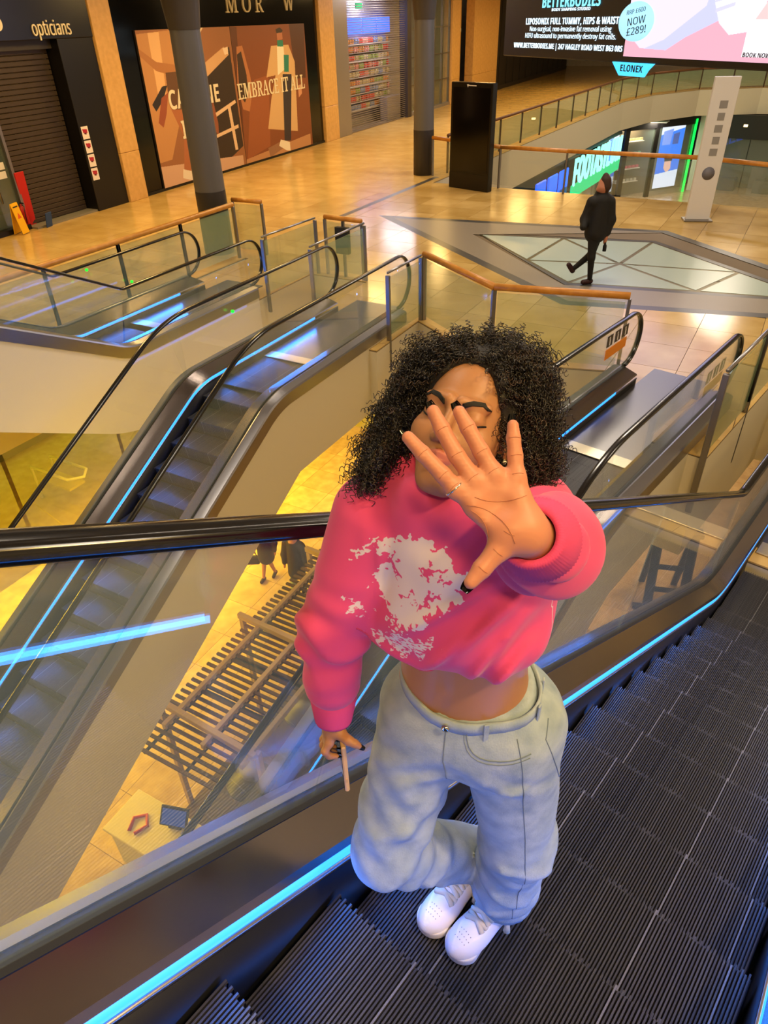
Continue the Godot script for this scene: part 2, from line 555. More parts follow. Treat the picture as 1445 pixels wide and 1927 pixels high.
func escalator(called: String, label: String, yaw: float, y0: float, sg: float, u0: float, s0: float, s_end: float, skL: float, skR: float, hL: float, hR: float, hp: float, R: float, pitch: float, phase: float, comb: float, neon_end: float, truss: float, s_light: Array, lamp_e: float, fine: bool) -> Node3D:
	var t := thing(called, label, "escalator", Vector3(0, y0, 0), yaw)
	var F := esc_frames(u0, sg, s0, s_end, R)
	var Fn := esc_frames(u0, sg, s0, neon_end, R)
	# steps
	var w := skR - skL - 0.035
	var cx := (skL + skR) / 2
	var smat: StandardMaterial3D = mat(Color.WHITE, 0.38, 0.55)
	smat.vertex_color_use_as_albedo = true
	var sm := step_mesh(w, pitch, sg, 7)
	var s := phase
	while s > s0 + pitch: s -= pitch
	while s < comb:
		var y := path_y(s, u0, sg, R)
		var o := Node3D.new()
		o.name = "step"
		t.add_child(o, true)
		o.position = Vector3(cx, y, -s)
		put("ribs", sm[0], smat, o)
		put("step_plate", sm[1], smat, o)
		s += pitch
	boxp("comb_plate", Vector3(cx, 0.012, -(comb + 0.10)), Vector3(w, 0.016, 0.20), mat(Color(0.75, 0.72, 0.62), 0.3, 0.7), t, Basis.IDENTITY, 0.005)
	boxp("floor_plate", Vector3(cx, 0.006, -(comb + s_end + 0.75) / 2), Vector3(w + 0.03, 0.014, s_end + 0.55 - comb), mat(Color(0.42, 0.42, 0.43), 0.3, 0.8), t)
	# both sides
	var ow := 0.10 if fine else 0.16
	for side in [-1, 1]:
		var sk: float = skL if side < 0 else skR
		var hh: float = hL if side < 0 else hR
		var o: float = side
		var st := mb(true)
		sweep(st, F, rectp(minf(sk, sk + o * 0.015), maxf(sk, sk + o * 0.015), -0.42, 0.088))
		build("skirt_panel", st, M.skirt, t)
		st = mb(true)
		sweep(st, F, rectp(minf(sk - o * 0.004, sk + o * 0.012), maxf(sk - o * 0.004, sk + o * 0.012), 0.088, 0.104))
		build("skirt_rail", st, M.steel, t)
		st = mb(true)
		sweep(st, Fn, rectp(minf(sk + o * 0.002, sk + o * 0.02), maxf(sk + o * 0.002, sk + o * 0.02), 0.106, 0.142))
		build("light_strip", st, M.neon, t)
		# inner deck from above the light up to the glass
		st = mb()
		sweep(st, F, PackedVector2Array([Vector2(sk, 0.146), Vector2(sk + o * 0.012, 0.162), Vector2(hh - o * 0.022, 0.222), Vector2(hh - o * 0.022, 0.205), Vector2(sk + o * 0.02, 0.146)]))
		build("inner_deck", st, M.deck, t)
		st = mb()
		sweep(st, F, rectp(minf(hh - o * 0.022, hh + o * 0.022), maxf(hh - o * 0.022, hh + o * 0.022), 0.19, 0.226))
		build("glass_gasket", st, M.black, t)
		st = mb()
		sweep(st, F, PackedVector2Array([Vector2(hh + o * 0.022, 0.232), Vector2(hh + o * 0.04, 0.236), Vector2(hh + o * (ow - 0.015), 0.212), Vector2(hh + o * ow, 0.19), Vector2(hh + o * ow, 0.03), Vector2(hh + o * 0.022, 0.20)]))
		build("outer_deck", st, M.steel, t)
		st = mb()
		sweep(st, F, rectp(minf(hh + o * (ow - 0.045), hh + o * (ow - 0.015)), maxf(hh + o * (ow - 0.045), hh + o * (ow - 0.015)), -truss, 0.05))
		build("side_cladding", st, M.white if u0 > 6.8 else M.cream, t)
		# glass in panels, the last one rounded at the newel
		var s1 := s_end
		var gm: Material = M.glass
		var cuts: Array = [s0]
		var q := u0 - 4.6
		while q < s_end - 0.8:
			if q > s0 + 0.3: cuts.append(q)
			q += 2.3
		cuts.append(s_end)
		for k in cuts.size() - 1:
			var g := esc_frames(u0, sg, cuts[k] + 0.004, cuts[k + 1] - 0.004, R)
			if cuts[k] > u0: g = [fr2(cuts[k] + 0.004, 0, 0), fr2(cuts[k + 1] - 0.004, 0, 0)]
			elif cuts[k + 1] < u0 - R * tan(INC / 2): g = [fr2(cuts[k] + 0.004, sg * tan(INC) * (cuts[k] + 0.004 - u0), sg * INC), fr2(cuts[k + 1] - 0.004, sg * tan(INC) * (cuts[k + 1] - 0.004 - u0), sg * INC)]
			elif cuts[k + 1] < s_end: g.append(fr2(cuts[k + 1] - 0.004, 0, 0))
			if g.size() < 2: continue
			st = mb()
			sweep(st, g, rectp(hh - 0.005, hh + 0.005, 0.21, hp - 0.03))
			if k == cuts.size() - 2:
				var rn := (hp - 0.03 - 0.21) / 2
				var cy := 0.21 + rn
				for i in 12:
					var a0 := PI / 2 - PI * i / 12
					var a1 := PI / 2 - PI * (i + 1) / 12
					for x in [hh - 0.005, hh + 0.005]:
						tri(st, Vector3(x, cy, -s1 + 0.004), Vector3(x, cy + sin(a0) * rn, -s1 - cos(a0) * rn), Vector3(x, cy + sin(a1) * rn, -s1 - cos(a1) * rn))
			build("glass_panel", st, gm, t)
		# handrail: along the path, round the newel and back below
		var H := F.duplicate()
		var hf: Array = []
		for fr in H: hf.append([fr[0] + fr[1] * hp, fr[1], fr[2]])
		var rr := (hp - 0.24) / 2
		for i in range(1, 19):
			var a := PI * i / 18.0
			var nn := Vector3(0, cos(a), -sin(a))
			hf.append([Vector3(0, hp - rr, -s_end) + nn * rr, nn, Vector3.RIGHT])
		st = mb(true)
		var pr := PackedVector2Array()
		for i in 16:
			var a := TAU * i / 16
			var px := cos(a) * 0.036
			var py := sin(a) * 0.020
			px = signf(px) * pow(absf(px) / 0.036, 0.6) * 0.036
			py = signf(py) * pow(absf(py) / 0.020, 0.75) * 0.020
			pr.append(Vector2(hh + px, py))
		sweep(st, hf, pr)
		build("handrail", st, M.rubber, t)
	# underside
	var us := mb()
	sweep(us, F, rectp(hL - ow + 0.045, hR + ow - 0.045, -truss, -truss + 0.03))
	build("underside", us, M.cream2, t)
	# one strip light per lit slope, the size of its glowing strip
	for sl in s_light:
		var a0: float = sl[0]
		var a1: float = sl[1]
		var pa := Vector3(0, path_y(a0, u0, sg, R), -a0)
		var pb := Vector3(0, path_y(a1, u0, sg, R), -a1)
		var along := (pb - pa).normalized()
		for side in sl[2]:
			var sk2: float = skL if side < 0 else skR
			var out := Vector3(-side, 0, 0)
			var mid := (pa + pb) / 2 + Vector3(sk2 - side * 0.012, 0, 0) + Vector3.RIGHT.cross(along).normalized() * 0.124 * (1.0 if Vector3.RIGHT.cross(along).y > 0 else -1.0)
			var xf := Transform3D(Basis.IDENTITY.rotated(Vector3.UP, yaw), Vector3(0, y0, 0)) * Transform3D(Basis(along, (-out).cross(along), -out), mid)
			var l := lamp(xf.origin, Vector2(pa.distance_to(pb), 0.036), NEON, lamp_e * pa.distance_to(pb), xf.basis)
			l.name = numbered("strip_light")
	return t
func build_escalators():
	# the woman's escalator: comes down from the upper floor past the camera to the plaza
	escalator("escalator", "black ribbed escalator that the woman in pink stands on", AYAW, 0.0, -1.0, 5.155, -6.4, 7.6, -0.735, 0.235, -0.865, 0.365, 1.02, 1.5, 0.35, 1.28, 6.15, 7.3, 1.0, [[-1.0, 4.7, [-1, 1]]], 0.32, true)
	var eb := escalator("escalator", "escalator going down right behind the woman with grey landing plate", AYAW, 0.0, 1.0, 5.62, -6.0, 8.95, -3.16, -2.26, -3.37, -2.05, 0.96, 1.1, 0.35, 5.9, 6.8, 8.3, 1.0, [[0.0, 5.2, [-1]]], 0.4, false)
	safety_stickers(eb)
	escalator("escalator", "escalator of dark blue steps going down left of the woman", 0.0, 0.0, 1.0, 6.55, -5.0, 10.15, -6.69, -5.71, -6.93, -5.48, 1.08, 1.1, 0.38, 6.9, 7.95, 9.42, 1.10, [[1.0, 6.1, [-1]], [6.9, 9.4, [-1]]], 0.5, false)
	escalator("escalator", "far left escalator rising over a plain white underside", 0.0, 0.0, -1.0, 6.9, -4.5, 10.1, -9.72, -8.82, -10.1, -8.56, 1.03, 1.2, 0.38, 6.4, 8.1, 9.42, 1.15, [[2.0, 6.5, [-1]], [6.9, 9.4, [-1]]], 0.5, false)
	# small green indicator lamps on the skirts
	for p in [[7.75, -10.02, 0.98, "small green lamp on the far handrail at left"], [8.6, -10.0, 0.55, "small green lamp low on the far left escalator"], [7.6, -6.86, 0.80, "small green lamp on the dark escalator's glass"]]:
		var g := thing("indicator_lamp", p[3], "indicator lamp", uv(p[0], p[1], p[2]))
		var s := mb(true)
		lathe(s, [Vector2(0, -0.025), Vector2(0.022, -0.015), Vector2(0.026, 0.0), Vector2(0.022, 0.015), Vector2(0, 0.025)], 14)
		build("lens", s, glow(Color(0.05, 0.9, 0.15), 1.5), g)
func safety_stickers(t: Node3D):
	# pictogram panels and an orange notice on the landing glass
	var orange := mat(Color(0.90, 0.52, 0.05), 0.5)
	for side in [[-3.362, 8.18, 0.0], [-2.058, 8.12, -0.12]]:
		for i in 3:
			var z: float = -(side[1] + 0.12 + i * 0.23)
			boxp("pictogram_plate", Vector3(side[0], 0.80 + side[2], z), Vector3(0.004, 0.15, 0.16), M.grey_dark, t, Basis.IDENTITY)
			boxp("pictogram_figure", Vector3(side[0], 0.78 + side[2], z), Vector3(0.007, 0.08, 0.03), M.white, t)
			boxp("pictogram_head", Vector3(side[0], 0.84 + side[2], z + 0.01), Vector3(0.007, 0.025, 0.03), M.white, t, Basis(Vector3.RIGHT, 0.78))
		boxp("notice_plate", Vector3(side[0], 0.625 + side[2], -(side[1] + 0.35)), Vector3(0.004, 0.14, 0.62), orange if side[0] < -3 else M.grey_dark, t)

# ---------- railings ----------
func railing(called: String, label: String, pts: Array, top: Material, h: float, gaps: float, post_m: Material, drop := 0.0, thick := 0.05, group := "", gl: Material = null):
	var t := thing(called, label, "railing", Vector3.ZERO, 0.0, group)
	var st := mb(true)
	var tp: Array = []
	for p in pts: tp.append(p + Vector3(0, h, 0))
	for i in tp.size() - 1:
		var a: Vector3 = tp[i]
		var b: Vector3 = tp[i + 1]
		tubep("handrail", [a, a.lerp(b, 0.5), b], thick, top, t, 12)
	for i in pts.size() - 1:
		var a: Vector3 = pts[i]
		var b: Vector3 = pts[i + 1]
		var n := maxi(1, int(round(a.distance_to(b) / gaps)))
		for k in n:
			var p0 := a.lerp(b, float(k) / n)
			var p1 := a.lerp(b, float(k + 1) / n)
			var d := (p1 - p0).normalized()
			var q0 := p0 + d * 0.05
			var q1 := p1 - d * 0.05
			beam("glass_pane", (q0 + q1) / 2 - d * q0.distance_to(q1) / 2 + Vector3(0, h / 2, 0), (q0 + q1) / 2 + d * q0.distance_to(q1) / 2 + Vector3(0, h / 2, 0), 0.012, h - 0.16, gl if gl else M.glass_green, t)
			var B := Basis(Vector3.UP.cross(d).normalized(), Vector3.UP, d)
			if k > 0 or i == 0: boxp("post", p0 + Vector3(0, (h - drop) / 2 - 0.02, 0), Vector3(0.07, h + drop - 0.04, 0.045), post_m, t, B, 0.006)
			if i == pts.size() - 2 or k == n - 1: boxp("post", p1 + Vector3(0, (h - drop) / 2 - 0.02, 0), Vector3(0.07, h + drop - 0.04, 0.045), post_m, t, B, 0.006)
func build_railings():
	railing("railing", "wooden railing with green glass behind the woman's head", [uv(10.43, -5.13), uv(9.33, -3.48), uv(9.72, -1.68)], M.wood, 1.1, 3.0, M.steel_dull, 0.0)
	railing("railing", "short steel capped glass railing at the dark escalator's newel", [uv(9.35, -5.22), uv(10.40, -5.18)], M.steel, 1.08, 1.5, M.steel_dull, 0.5, 0.02)
	railing("railing", "long wooden railing beside the far left escalator", [uv(-5.6, -10.52), uv(12.15, -10.52)], M.wood, 1.1, 1.62, M.steel_dull, 0.0, 0.05)
	railing("railing", "short wooden railing stub beside the left round column", [uv(12.55, -10.85), uv(12.6, -10.10)], M.wood, 1.1, 1.0, M.steel_dull, 0.0, 0.045)
	railing("railing", "steel capped glass railing right of the far left escalator", [uv(10.3, -8.34), uv(11.9, -8.26)], M.steel, 1.08, 1.7, M.steel_dull, 0.3, 0.02)
	railing("railing", "short wooden railing stub between the two left escalators", [uv(11.98, -8.08), uv(11.95, -7.22)], M.wood, 1.1, 0.45, M.steel_dull, 0.0, 0.045)
	railing("railing", "steel capped glass railing left of the dark escalator", [uv(10.1, -7.16), uv(11.9, -7.14)], M.steel, 1.08, 1.9, M.steel_dull, 0.3, 0.02)
	boxp("fire_box", uv(11.88, -7.62, 0.72), Vector3(0.30, 0.50, 0.10), M.black, self, Basis.IDENTITY, 0.01)
	tag(get_node("fire_box"), "small black box on the railing stub between the escalators", "box")
	railing("railing", "wooden railing across the far edge of the plaza behind the walker", [uv(22.3, -10.7), uv(21.2, -8.0), uv(21.1, -6.0), uv(21.15, -2.6), uv(20.5, -0.5), uv(19.6, 2.2)], M.wood, 1.1, 2.6, M.steel_dull, 0.0, 0.055, "", glass(Color(0.7, 0.75, 0.62), 0.08))
	railing("railing", "long brown railing of the far walkway above the sports shop", [uv(22.9, -10.45), uv(46.0, -10.45), uv(50.2, -9.6), uv(54.3, -7.5), uv(56.4, -4.0), uv(57.0, 8.0)], mat(Color(0.42, 0.26, 0.13), 0.5), 1.1, 2.3, mat(Color(0.24, 0.18, 0.13), 0.5), 0.5, 0.05)
	railing("railing", "steel capped glass railing right of the grey landing plate", [av(7.55, -1.72), av(10.5, -1.74)], M.steel, 1.1, 1.5, M.steel_dull, 0.75, 0.022)

# ---------- things on the middle floor ----------
func column(at: Vector3, label: String):
	var t := thing("column", label, "column", at, 0.0, "round grey columns")
	var st := mb(true)
	lathe(st, [Vector2(0, 0), Vector2(0.33, 0), Vector2(0.325, 1.30)], 32)
	build("dark_base", st, M.grey_dark, t)
	st = mb(true)
	lathe(st, [Vector2(0.322, 1.30), Vector2(0.29, 4.15)], 32)
	build("shaft", st, M.grey_paint, t)
	st = mb(true)
	lathe(st, [Vector2(0.30, 4.15), Vector2(0.31, 4.2), Vector2(0.36, 4.6), Vector2(0.5, 5.1), Vector2(0.62, 5.45), Vector2(0, 5.45)], 32)
	build("capital", st, mat(Color(0.27, 0.245, 0.22), 0.5), t)
func fill_poly(img: Image, p: PackedVector2Array, c: Color):
	var y0 := 1e9
	var y1 := -1e9
	for q in p:
		y0 = minf(y0, q.y); y1 = maxf(y1, q.y)
	for y in range(maxi(0, int(y0)), mini(img.get_height() - 1, int(y1)) + 1):
		var xs: Array = []
		for i in p.size():
			var a := p[i]; var b := p[(i + 1) % p.size()]
			if (a.y <= y + 0.5) != (b.y <= y + 0.5): xs.append(a.x + (y + 0.5 - a.y) / (b.y - a.y) * (b.x - a.x))
		xs.sort()
		for k in range(0, xs.size() - 1, 2):
			var x0 := maxi(0, int(round(xs[k])))
			var x1 := mini(img.get_width(), int(round(xs[k + 1])))
			if x1 > x0: img.fill_rect(Rect2i(x0, y, x1 - x0, 1), c)
func paint(w: int, h: int, bg: Color, polys: Array) -> ImageTexture:
	var img := Image.create(w, h, false, Image.FORMAT_RGB8)
	img.fill(bg)
	for q in polys:
		var pp := PackedVector2Array()
		for i in range(3, q.size(), 2): pp.append(Vector2(q[i] * w, q[i + 1] * h))
		fill_poly(img, pp, Color8(q[0], q[1], q[2]))
	img.generate_mipmaps()
	return ImageTexture.create_from_image(img)
# a rectangle facing +z with the picture upright, w by h, lower left at the origin
func picture(called: String, w: float, h: float, m: Material, parent: Node, at: Vector3) -> MeshInstance3D:
	var st := mb()
	var v := [Vector3(0, 0, 0), Vector3(0, h, 0), Vector3(w, h, 0), Vector3(w, 0, 0)]
	var u := [Vector2(0, 1), Vector2(0, 0), Vector2(1, 0), Vector2(1, 1)]
	for i in [0, 1, 2, 0, 2, 3]:
		st.set_uv(u[i]); st.add_vertex(v[i])
	var o := build(called, st, m, parent)
	o.position = at
	return o
func oval(cx: float, cy: float, rx: float, ry: float, n := 24) -> Array:
	var r: Array = []
	for i in n: r.append_array([cx + cos(TAU * i / n) * rx, cy + sin(TAU * i / n) * ry])
	return r
func build_upper_floor():
	column(uv(12.35, -11.25), "round grey column with a dark foot beside the left escalator")
	column(uv(22.45, -11.1), "round grey column with a dark foot near the black totem")
	# black totem
	var a := uv(20.87, -9.48)
	var b := uv(20.48, -8.03)
	var x := (b - a).normalized()
	var z := x.cross(Vector3.UP)
	var k := thing("information_totem", "tall black information totem standing beside the far column", "totem", (a + b) / 2)
	k.basis = Basis(x, Vector3.UP, z)
	boxp("body", Vector3(0, 1.36, -0.1), Vector3(1.46, 2.72, 0.2), mat(Color(0.012, 0.012, 0.014), 0.25), k, Basis.IDENTITY, 0.015)
	boxp("screen", Vector3(0, 1.55, 0.003), Vector3(1.3, 2.1, 0.006), mat(Color(0.004, 0.004, 0.005), 0.12), k)
	boxp("foot_panel", Vector3(0, 0.22, 0.003), Vector3(1.44, 0.42, 0.006), mat(Color(0.03, 0.02, 0.018), 0.3), k)
	boxp("logo_bar", Vector3(0.03, 2.645, 0.004), Vector3(0.26, 0.025, 0.006), M.white, k)
	var lg := mb()
	tri(lg, Vector3(-0.17, 2.67, 0.008), Vector3(-0.09, 2.67, 0.008), Vector3(-0.13, 2.60, 0.008))
	build("logo_mark", lg, M.white, k)
	# white pylon sign
	var py := thing("pylon_sign", "slim white pylon sign standing by the far wooden railing", "pylon sign", uv(19.35, -2.12))
	py.rotation.y = 0.35
	boxp("board", Vector3(0, 1.5, 0), Vector3(0.55, 2.98, 0.10), M.white, py, Basis.IDENTITY, 0.01)
	boxp("base", Vector3(0, 0.02, 0), Vector3(0.66, 0.04, 0.4), M.steel_dull, py, Basis.IDENTITY, 0.008)
	var em := mb(true)
	lathe(em, [Vector2(0.0, 0.004), Vector2(0.14, 0.004), Vector2(0.14, 0.0)], 24)
	var e := build("emblem", em, mat(Color(0.42, 0.42, 0.46), 0.5), py)
	e.transform = Transform3D(Basis(Vector3.RIGHT, PI / 2), Vector3(0.02, 1.05, 0.052))
	for i in 5: boxp("letter_bar", Vector3(0.02, 1.5 + i * 0.24, 0.053), Vector3(0.17 - 0.02 * (i % 2), 0.15, 0.006), mat(Color(0.55, 0.54, 0.53), 0.5), py)
	hanging_screen()
func hanging_screen():
	var p0 := uv(27.914, -10.64, 3.0)
	var p1 := uv(20.605, -1.444, 3.0)
	var x := (p1 - p0).normalized()
	var t := thing("led_screen", "huge hanging advertising screen in a black housing", "screen", p0)
	t.basis = Basis(x, Vector3.UP, x.cross(Vector3.UP))
	boxp("housing", Vector3(6.6, 1.7, -0.2), Vector3(13.4, 3.4, 0.36), M.black, t, Basis.IDENTITY, 0.03)
	for hx in [2.0, 11.0]: boxp("hanger", Vector3(hx, 7.5, -0.2), Vector3(0.08, 8.2, 0.08), M.grey_dark, t)
	var polys := [[196, 198, 246, 0, 0, 1, 0, 1, 1, 0, 1], [226, 216, 250, 0.0, 0.42, 0.14, 0.30, 0.5, 0.1, 0.44, 0.62, 0.24, 0.86, 0.1, 0.95, 0, 0.8]]
	polys.append([246, 168, 186, 0.0, 0.80, 0.10, 0.93, 0.26, 0.94, 0.36, 0.84, 0.52, 0.72, 0.74, 0.56, 0.95, 0.44, 1, 0.45, 1, 1, 0, 1])
	polys.append([252, 196, 196, 0.52, 0.74, 0.70, 0.62, 0.95, 0.52, 1, 0.6, 1, 0.75, 0.7, 0.78])
	polys.append([42, 40, 58, 0.70, 0.50, 0.76, 0.44, 0.94, 0.47, 0.96, 0.62, 0.86, 0.63, 0.74, 0.62])
	polys.append([242, 240, 252, 0.47, 0.40, 0.74, 0.40, 0.72, 0.62, 0.66, 0.80, 0.58, 0.82, 0.52, 0.74, 0.48, 0.60])
	polys.append([206, 204, 232, 0.48, 0.57, 0.60, 0.53, 0.60, 0.555, 0.48, 0.60])
	polys.append([206, 204, 232, 0.49, 0.64, 0.58, 0.60, 0.58, 0.625, 0.49, 0.67])
	var im := mat(Color.BLACK, 0.5)
	im.emission_enabled = true
	im.emission_operator = BaseMaterial3D.EMISSION_OP_MULTIPLY
	im.emission = Color.WHITE
	im.emission_texture = paint(512, 256, Color8(196, 198, 246), polys)
	im.emission_energy_multiplier = 0.95
	picture("advert_picture", 6.5, 2.9, im, t, Vector3(6.55, 0.16, -0.01))
	var lamp_at := t.transform * Vector3(9.6, 1.6, 0.05)
	lamp(lamp_at, Vector2(6.0, 2.6), Color(0.85, 0.82, 1.0), 5.0, t.basis * Basis(Vector3.UP, PI))
	var wm := glow(Color(0.80, 0.92, 1.0), 1.0)
	var cy := glow(Color(0.45, 0.85, 0.95), 1.1)
	var I := Basis.IDENTITY
	text("lettering", "BETTERBODIES", 0.30, 0.01, cy, t, Transform3D(I, Vector3(3.7, 1.49, 0.0)), "Droid Sans", true, 3.0)
	text("lettering", "BODY SHAPING STUDIO", 0.075, 0.01, wm, t, Transform3D(I, Vector3(3.76, 1.285, 0.0)), "Droid Sans", true, 2.0)
	text("lettering", "LIPOSONIX FULL TUMMY, HIPS & WAIST", 0.17, 0.01, wm, t, Transform3D(I, Vector3(3.72, 0.99, 0.0)), "Droid Sans", true, 4.85)
	text("lettering", "Non-surgical, non-invasive fat removal using", 0.13, 0.01, wm, t, Transform3D(I, Vector3(3.72, 0.79, 0.0)), "Droid Sans", false, 4.3)
	text("lettering", "HIFU ultrasound to permanently destroy fat cells.", 0.13, 0.01, wm, t, Transform3D(I, Vector3(3.72, 0.61, 0.0)), "Droid Sans", false, 4.8)
	text("lettering", "WWW.BETTERBODIES.ME | 247 HAGLEY ROAD WEST B63 0RS", 0.14, 0.01, wm, t, Transform3D(I, Vector3(3.56, 0.33, 0.0)), "Droid Sans", true, 5.85)
	var bd := mb(true)
	lathe(bd, [Vector2(0, 0.012), Vector2(0.73, 0.012), Vector2(0.73, 0.0)], 40)
	var badge := build("price_badge", bd, glow(Color(0.60, 0.84, 0.95), 0.85), t)
	badge.transform = Transform3D(Basis(Vector3(1, 0, 0), Vector3(0, 0, 0.62), Vector3(0, -0.62, 0)), Vector3(6.9, 0.96, 0.005))
	var dk := mat(Color(0.02, 0.02, 0.05), 0.6)
	var tb := Basis(Vector3.BACK, 0.12)
	text("badge_lettering", "RRP £600", 0.10, 0.004, mat(Color(0.3, 0.4, 0.5), 0.6), t, Transform3D(tb, Vector3(6.86, 1.2, 0.022)), "Droid Sans", false, 0.75)
	text("badge_lettering", "NOW", 0.17, 0.004, dk, t, Transform3D(tb, Vector3(6.92, 0.98, 0.022)), "Droid Sans", false, 0.72)
	text("badge_lettering", "£289!", 0.17, 0.004, dk, t, Transform3D(tb, Vector3(6.98, 0.76, 0.022)), "Droid Sans", false, 0.78)
	boxp("code_card", Vector3(11.3, 0.62, 0.005), Vector3(0.86, 0.72, 0.01), glow(Color(0.90, 0.90, 0.96), 0.8), t)
	text("lettering", "BOOK NOW", 0.09, 0.004, dk, t, Transform3D(I, Vector3(11.3, 0.30, 0.014)), "Droid Sans", true, 0.8)
	# maker's plate below the housing
	var ps := mb()
	var pl := PackedVector2Array([Vector2(6.15, 0.02), Vector2(7.92, 0.02), Vector2(7.72, -0.13), Vector2(7.58, -0.30), Vector2(6.52, -0.30), Vector2(6.38, -0.13)])
	for i in range(1, 5):
		tri(ps, Vector3(pl[0].x, pl[0].y, 0.03), Vector3(pl[i].x, pl[i].y, 0.03), Vector3(pl[i + 1].x, pl[i + 1].y, 0.03))
		tri(ps, Vector3(pl[0].x, pl[0].y, -0.03), Vector3(pl[i + 1].x, pl[i + 1].y, -0.03), Vector3(pl[i].x, pl[i].y, -0.03))
	for i in 6:
		var q := pl[i]; var r := pl[(i + 1) % 6]
		quad(ps, Vector3(q.x, q.y, 0.03), Vector3(q.x, q.y, -0.03), Vector3(r.x, r.y, -0.03), Vector3(r.x, r.y, 0.03))
	build("maker_plate", ps, glow(Color(0.25, 0.75, 0.95), 1.0), t)
	text("maker_lettering", "ELONEX", 0.16, 0.006, dk, t, Transform3D(I, Vector3(7.03, -0.12, 0.036)), "Droid Sans", true, 0.95)
const POSTER1 := [
	[190,140,95, 0.005,0.022,0.360,0.005,0.307,0.535,0.129,0.821,-0.017,0.827],
	[222,180,135, 0.111,0.018,0.221,0.015,0.188,0.403,0.105,0.410],
	[48,36,36, 0.225,0.481,0.448,0.293,0.969,0.134,0.987,0.855,0.714,0.953,0.373,0.861],
	[205,168,148, -0.024,0.850,0.966,0.924,0.968,1.024,-0.010,1.006],
	[172,118,78, 0.003,0.106,0.147,0.191,0.358,0.222,0.308,0.290,0.131,0.245,-0.002,0.146],
	[208,168,132, 0.602,0.244,0.900,0.131,0.951,0.187,0.662,0.316],
	[235,215,200, 0.883,0.141,0.950,0.133,0.947,0.181,0.900,0.185],
	[98,68,52, 0.217,0.262,0.565,0.256,0.595,0.441,0.436,0.644,0.225,0.481,0.207,0.376],
	[38,36,48, 0.031,0.446,0.159,0.343,0.213,0.340,0.146,0.428,0.058,0.492],
	[150,80,60, 0.060,0.566,0.132,0.413,0.210,0.384,0.155,0.518,0.101,0.601],
	[168,104,72, 0.209,0.494,0.451,0.520,0.394,0.702,0.302,0.948,0.230,0.927,0.295,0.688],
	[228,218,208, 0.225,0.905,0.330,0.940,0.313,1.004,0.208,0.967],
	[140,82,62, 0.671,0.386,0.708,0.646,0.693,0.752,0.658,0.689],
	[222,192,165, 0.693,0.571,0.955,0.503,0.965,0.526,0.700,0.599],
	[222,192,165, 0.850,0.547,0.888,0.548,0.915,0.871,0.878,0.871],
	[222,192,165, 0.669,0.724,0.958,0.685,0.958,0.711,0.668,0.749],
	[225,205,180, 0.609,-0.006,0.692,-0.004,0.614,0.069],
]
const POSTER2 := [
	[92,50,36, 0.001,0.003,0.081,0.002,-0.013,1.003,-0.043,1.001],
	[178,118,82, 0.052,0.138,0.122,0.133,0.177,0.346,0.199,0.499,0.123,0.611,0.040,0.584,0.005,0.414],
	[58,40,36, 0.045,0.192,0.100,0.172,0.134,0.343,0.127,0.475,0.073,0.537,0.019,0.481],
	[150,86,56, 0.223,0.383,0.417,0.364,0.345,0.913,0.018,0.969,0.117,0.611],
	[80,48,38, 0.774,-0.000,0.998,-0.008,0.967,0.425,0.806,0.422],
	[186,138,102, 0.004,0.966,0.971,0.901,0.966,1.016,-0.005,1.008],
	[150,110,88, 0.310,0.926,0.551,0.892,0.576,0.950,0.328,1.004],
	[208,174,134, 0.495,0.150,0.741,0.154,0.814,0.287,0.797,0.522,0.772,0.852,0.338,0.774,0.428,0.540,0.517,0.372,0.389,0.379,0.442,0.264],
	[240,232,222, 0.577,0.153,0.667,0.154,0.670,0.331,0.549,0.375],
	[46,42,58, 0.619,0.371,0.750,0.381,0.653,0.913,0.556,0.904],
	[36,132,122, 0.587,0.113,0.667,0.116,0.666,0.164,0.582,0.160],
	[36,132,122, 0.661,0.226,0.734,0.230,0.712,0.360,0.645,0.355],
	[176,116,92, 0.589,0.050,0.666,0.049,0.665,0.110,0.590,0.114],
	[50,36,32, 0.579,0.034,0.639,0.022,0.677,0.043,0.665,0.059,0.587,0.063],
	[232,224,214, 0.501,0.884,0.634,0.924,0.632,0.998,0.576,0.989,0.468,0.932],
	[206,150,122, 0.832,0.479,0.887,0.474,0.886,0.549,0.831,0.577],
]

# ---------- shops along the left walkway; x runs along the wall, z out of it ----------
func shop(called: String, label: String, category: String) -> Node3D:
	var t := thing(called, label, category, uv(12.2, -17.0))
	var x := Vector3(-0.075, 0, -1).normalized()
	t.basis = Basis(x, Vector3.UP, x.cross(Vector3.UP))
	return t
func pb(called: String, x0: float, x1: float, y0: float, y1: float, z0: float, z1: float, m: Material, parent: Node, bev := 0.0) -> MeshInstance3D:
	return boxp(called, Vector3((x0 + x1) / 2, (y0 + y1) / 2, (z0 + z1) / 2), Vector3(x1 - x0, y1 - y0, z1 - z0), m, parent, Basis.IDENTITY, bev)
func wall_at(u: float, v: float, y := 0.0) -> Vector3: return uv(u, v, y)
func print_mat(tex: Texture2D) -> StandardMaterial3D:
	var m := mat(Color.WHITE, 0.45)
	m.albedo_texture = tex
	return m
func pilaster(label: String, x0: float, x1: float, joint: float):
	var t := shop("stone_pilaster", label, "pilaster")
	t.set_meta("group", "gold stone pilasters")
	pb("lower_block", x0, x1, 0.0, joint - 0.004, -0.5, 0.02, M.gold_stone, t, 0.01)
	pb("upper_block", x0, x1, joint + 0.004, 5.48, -0.5, 0.02, M.gold_stone, t, 0.01)
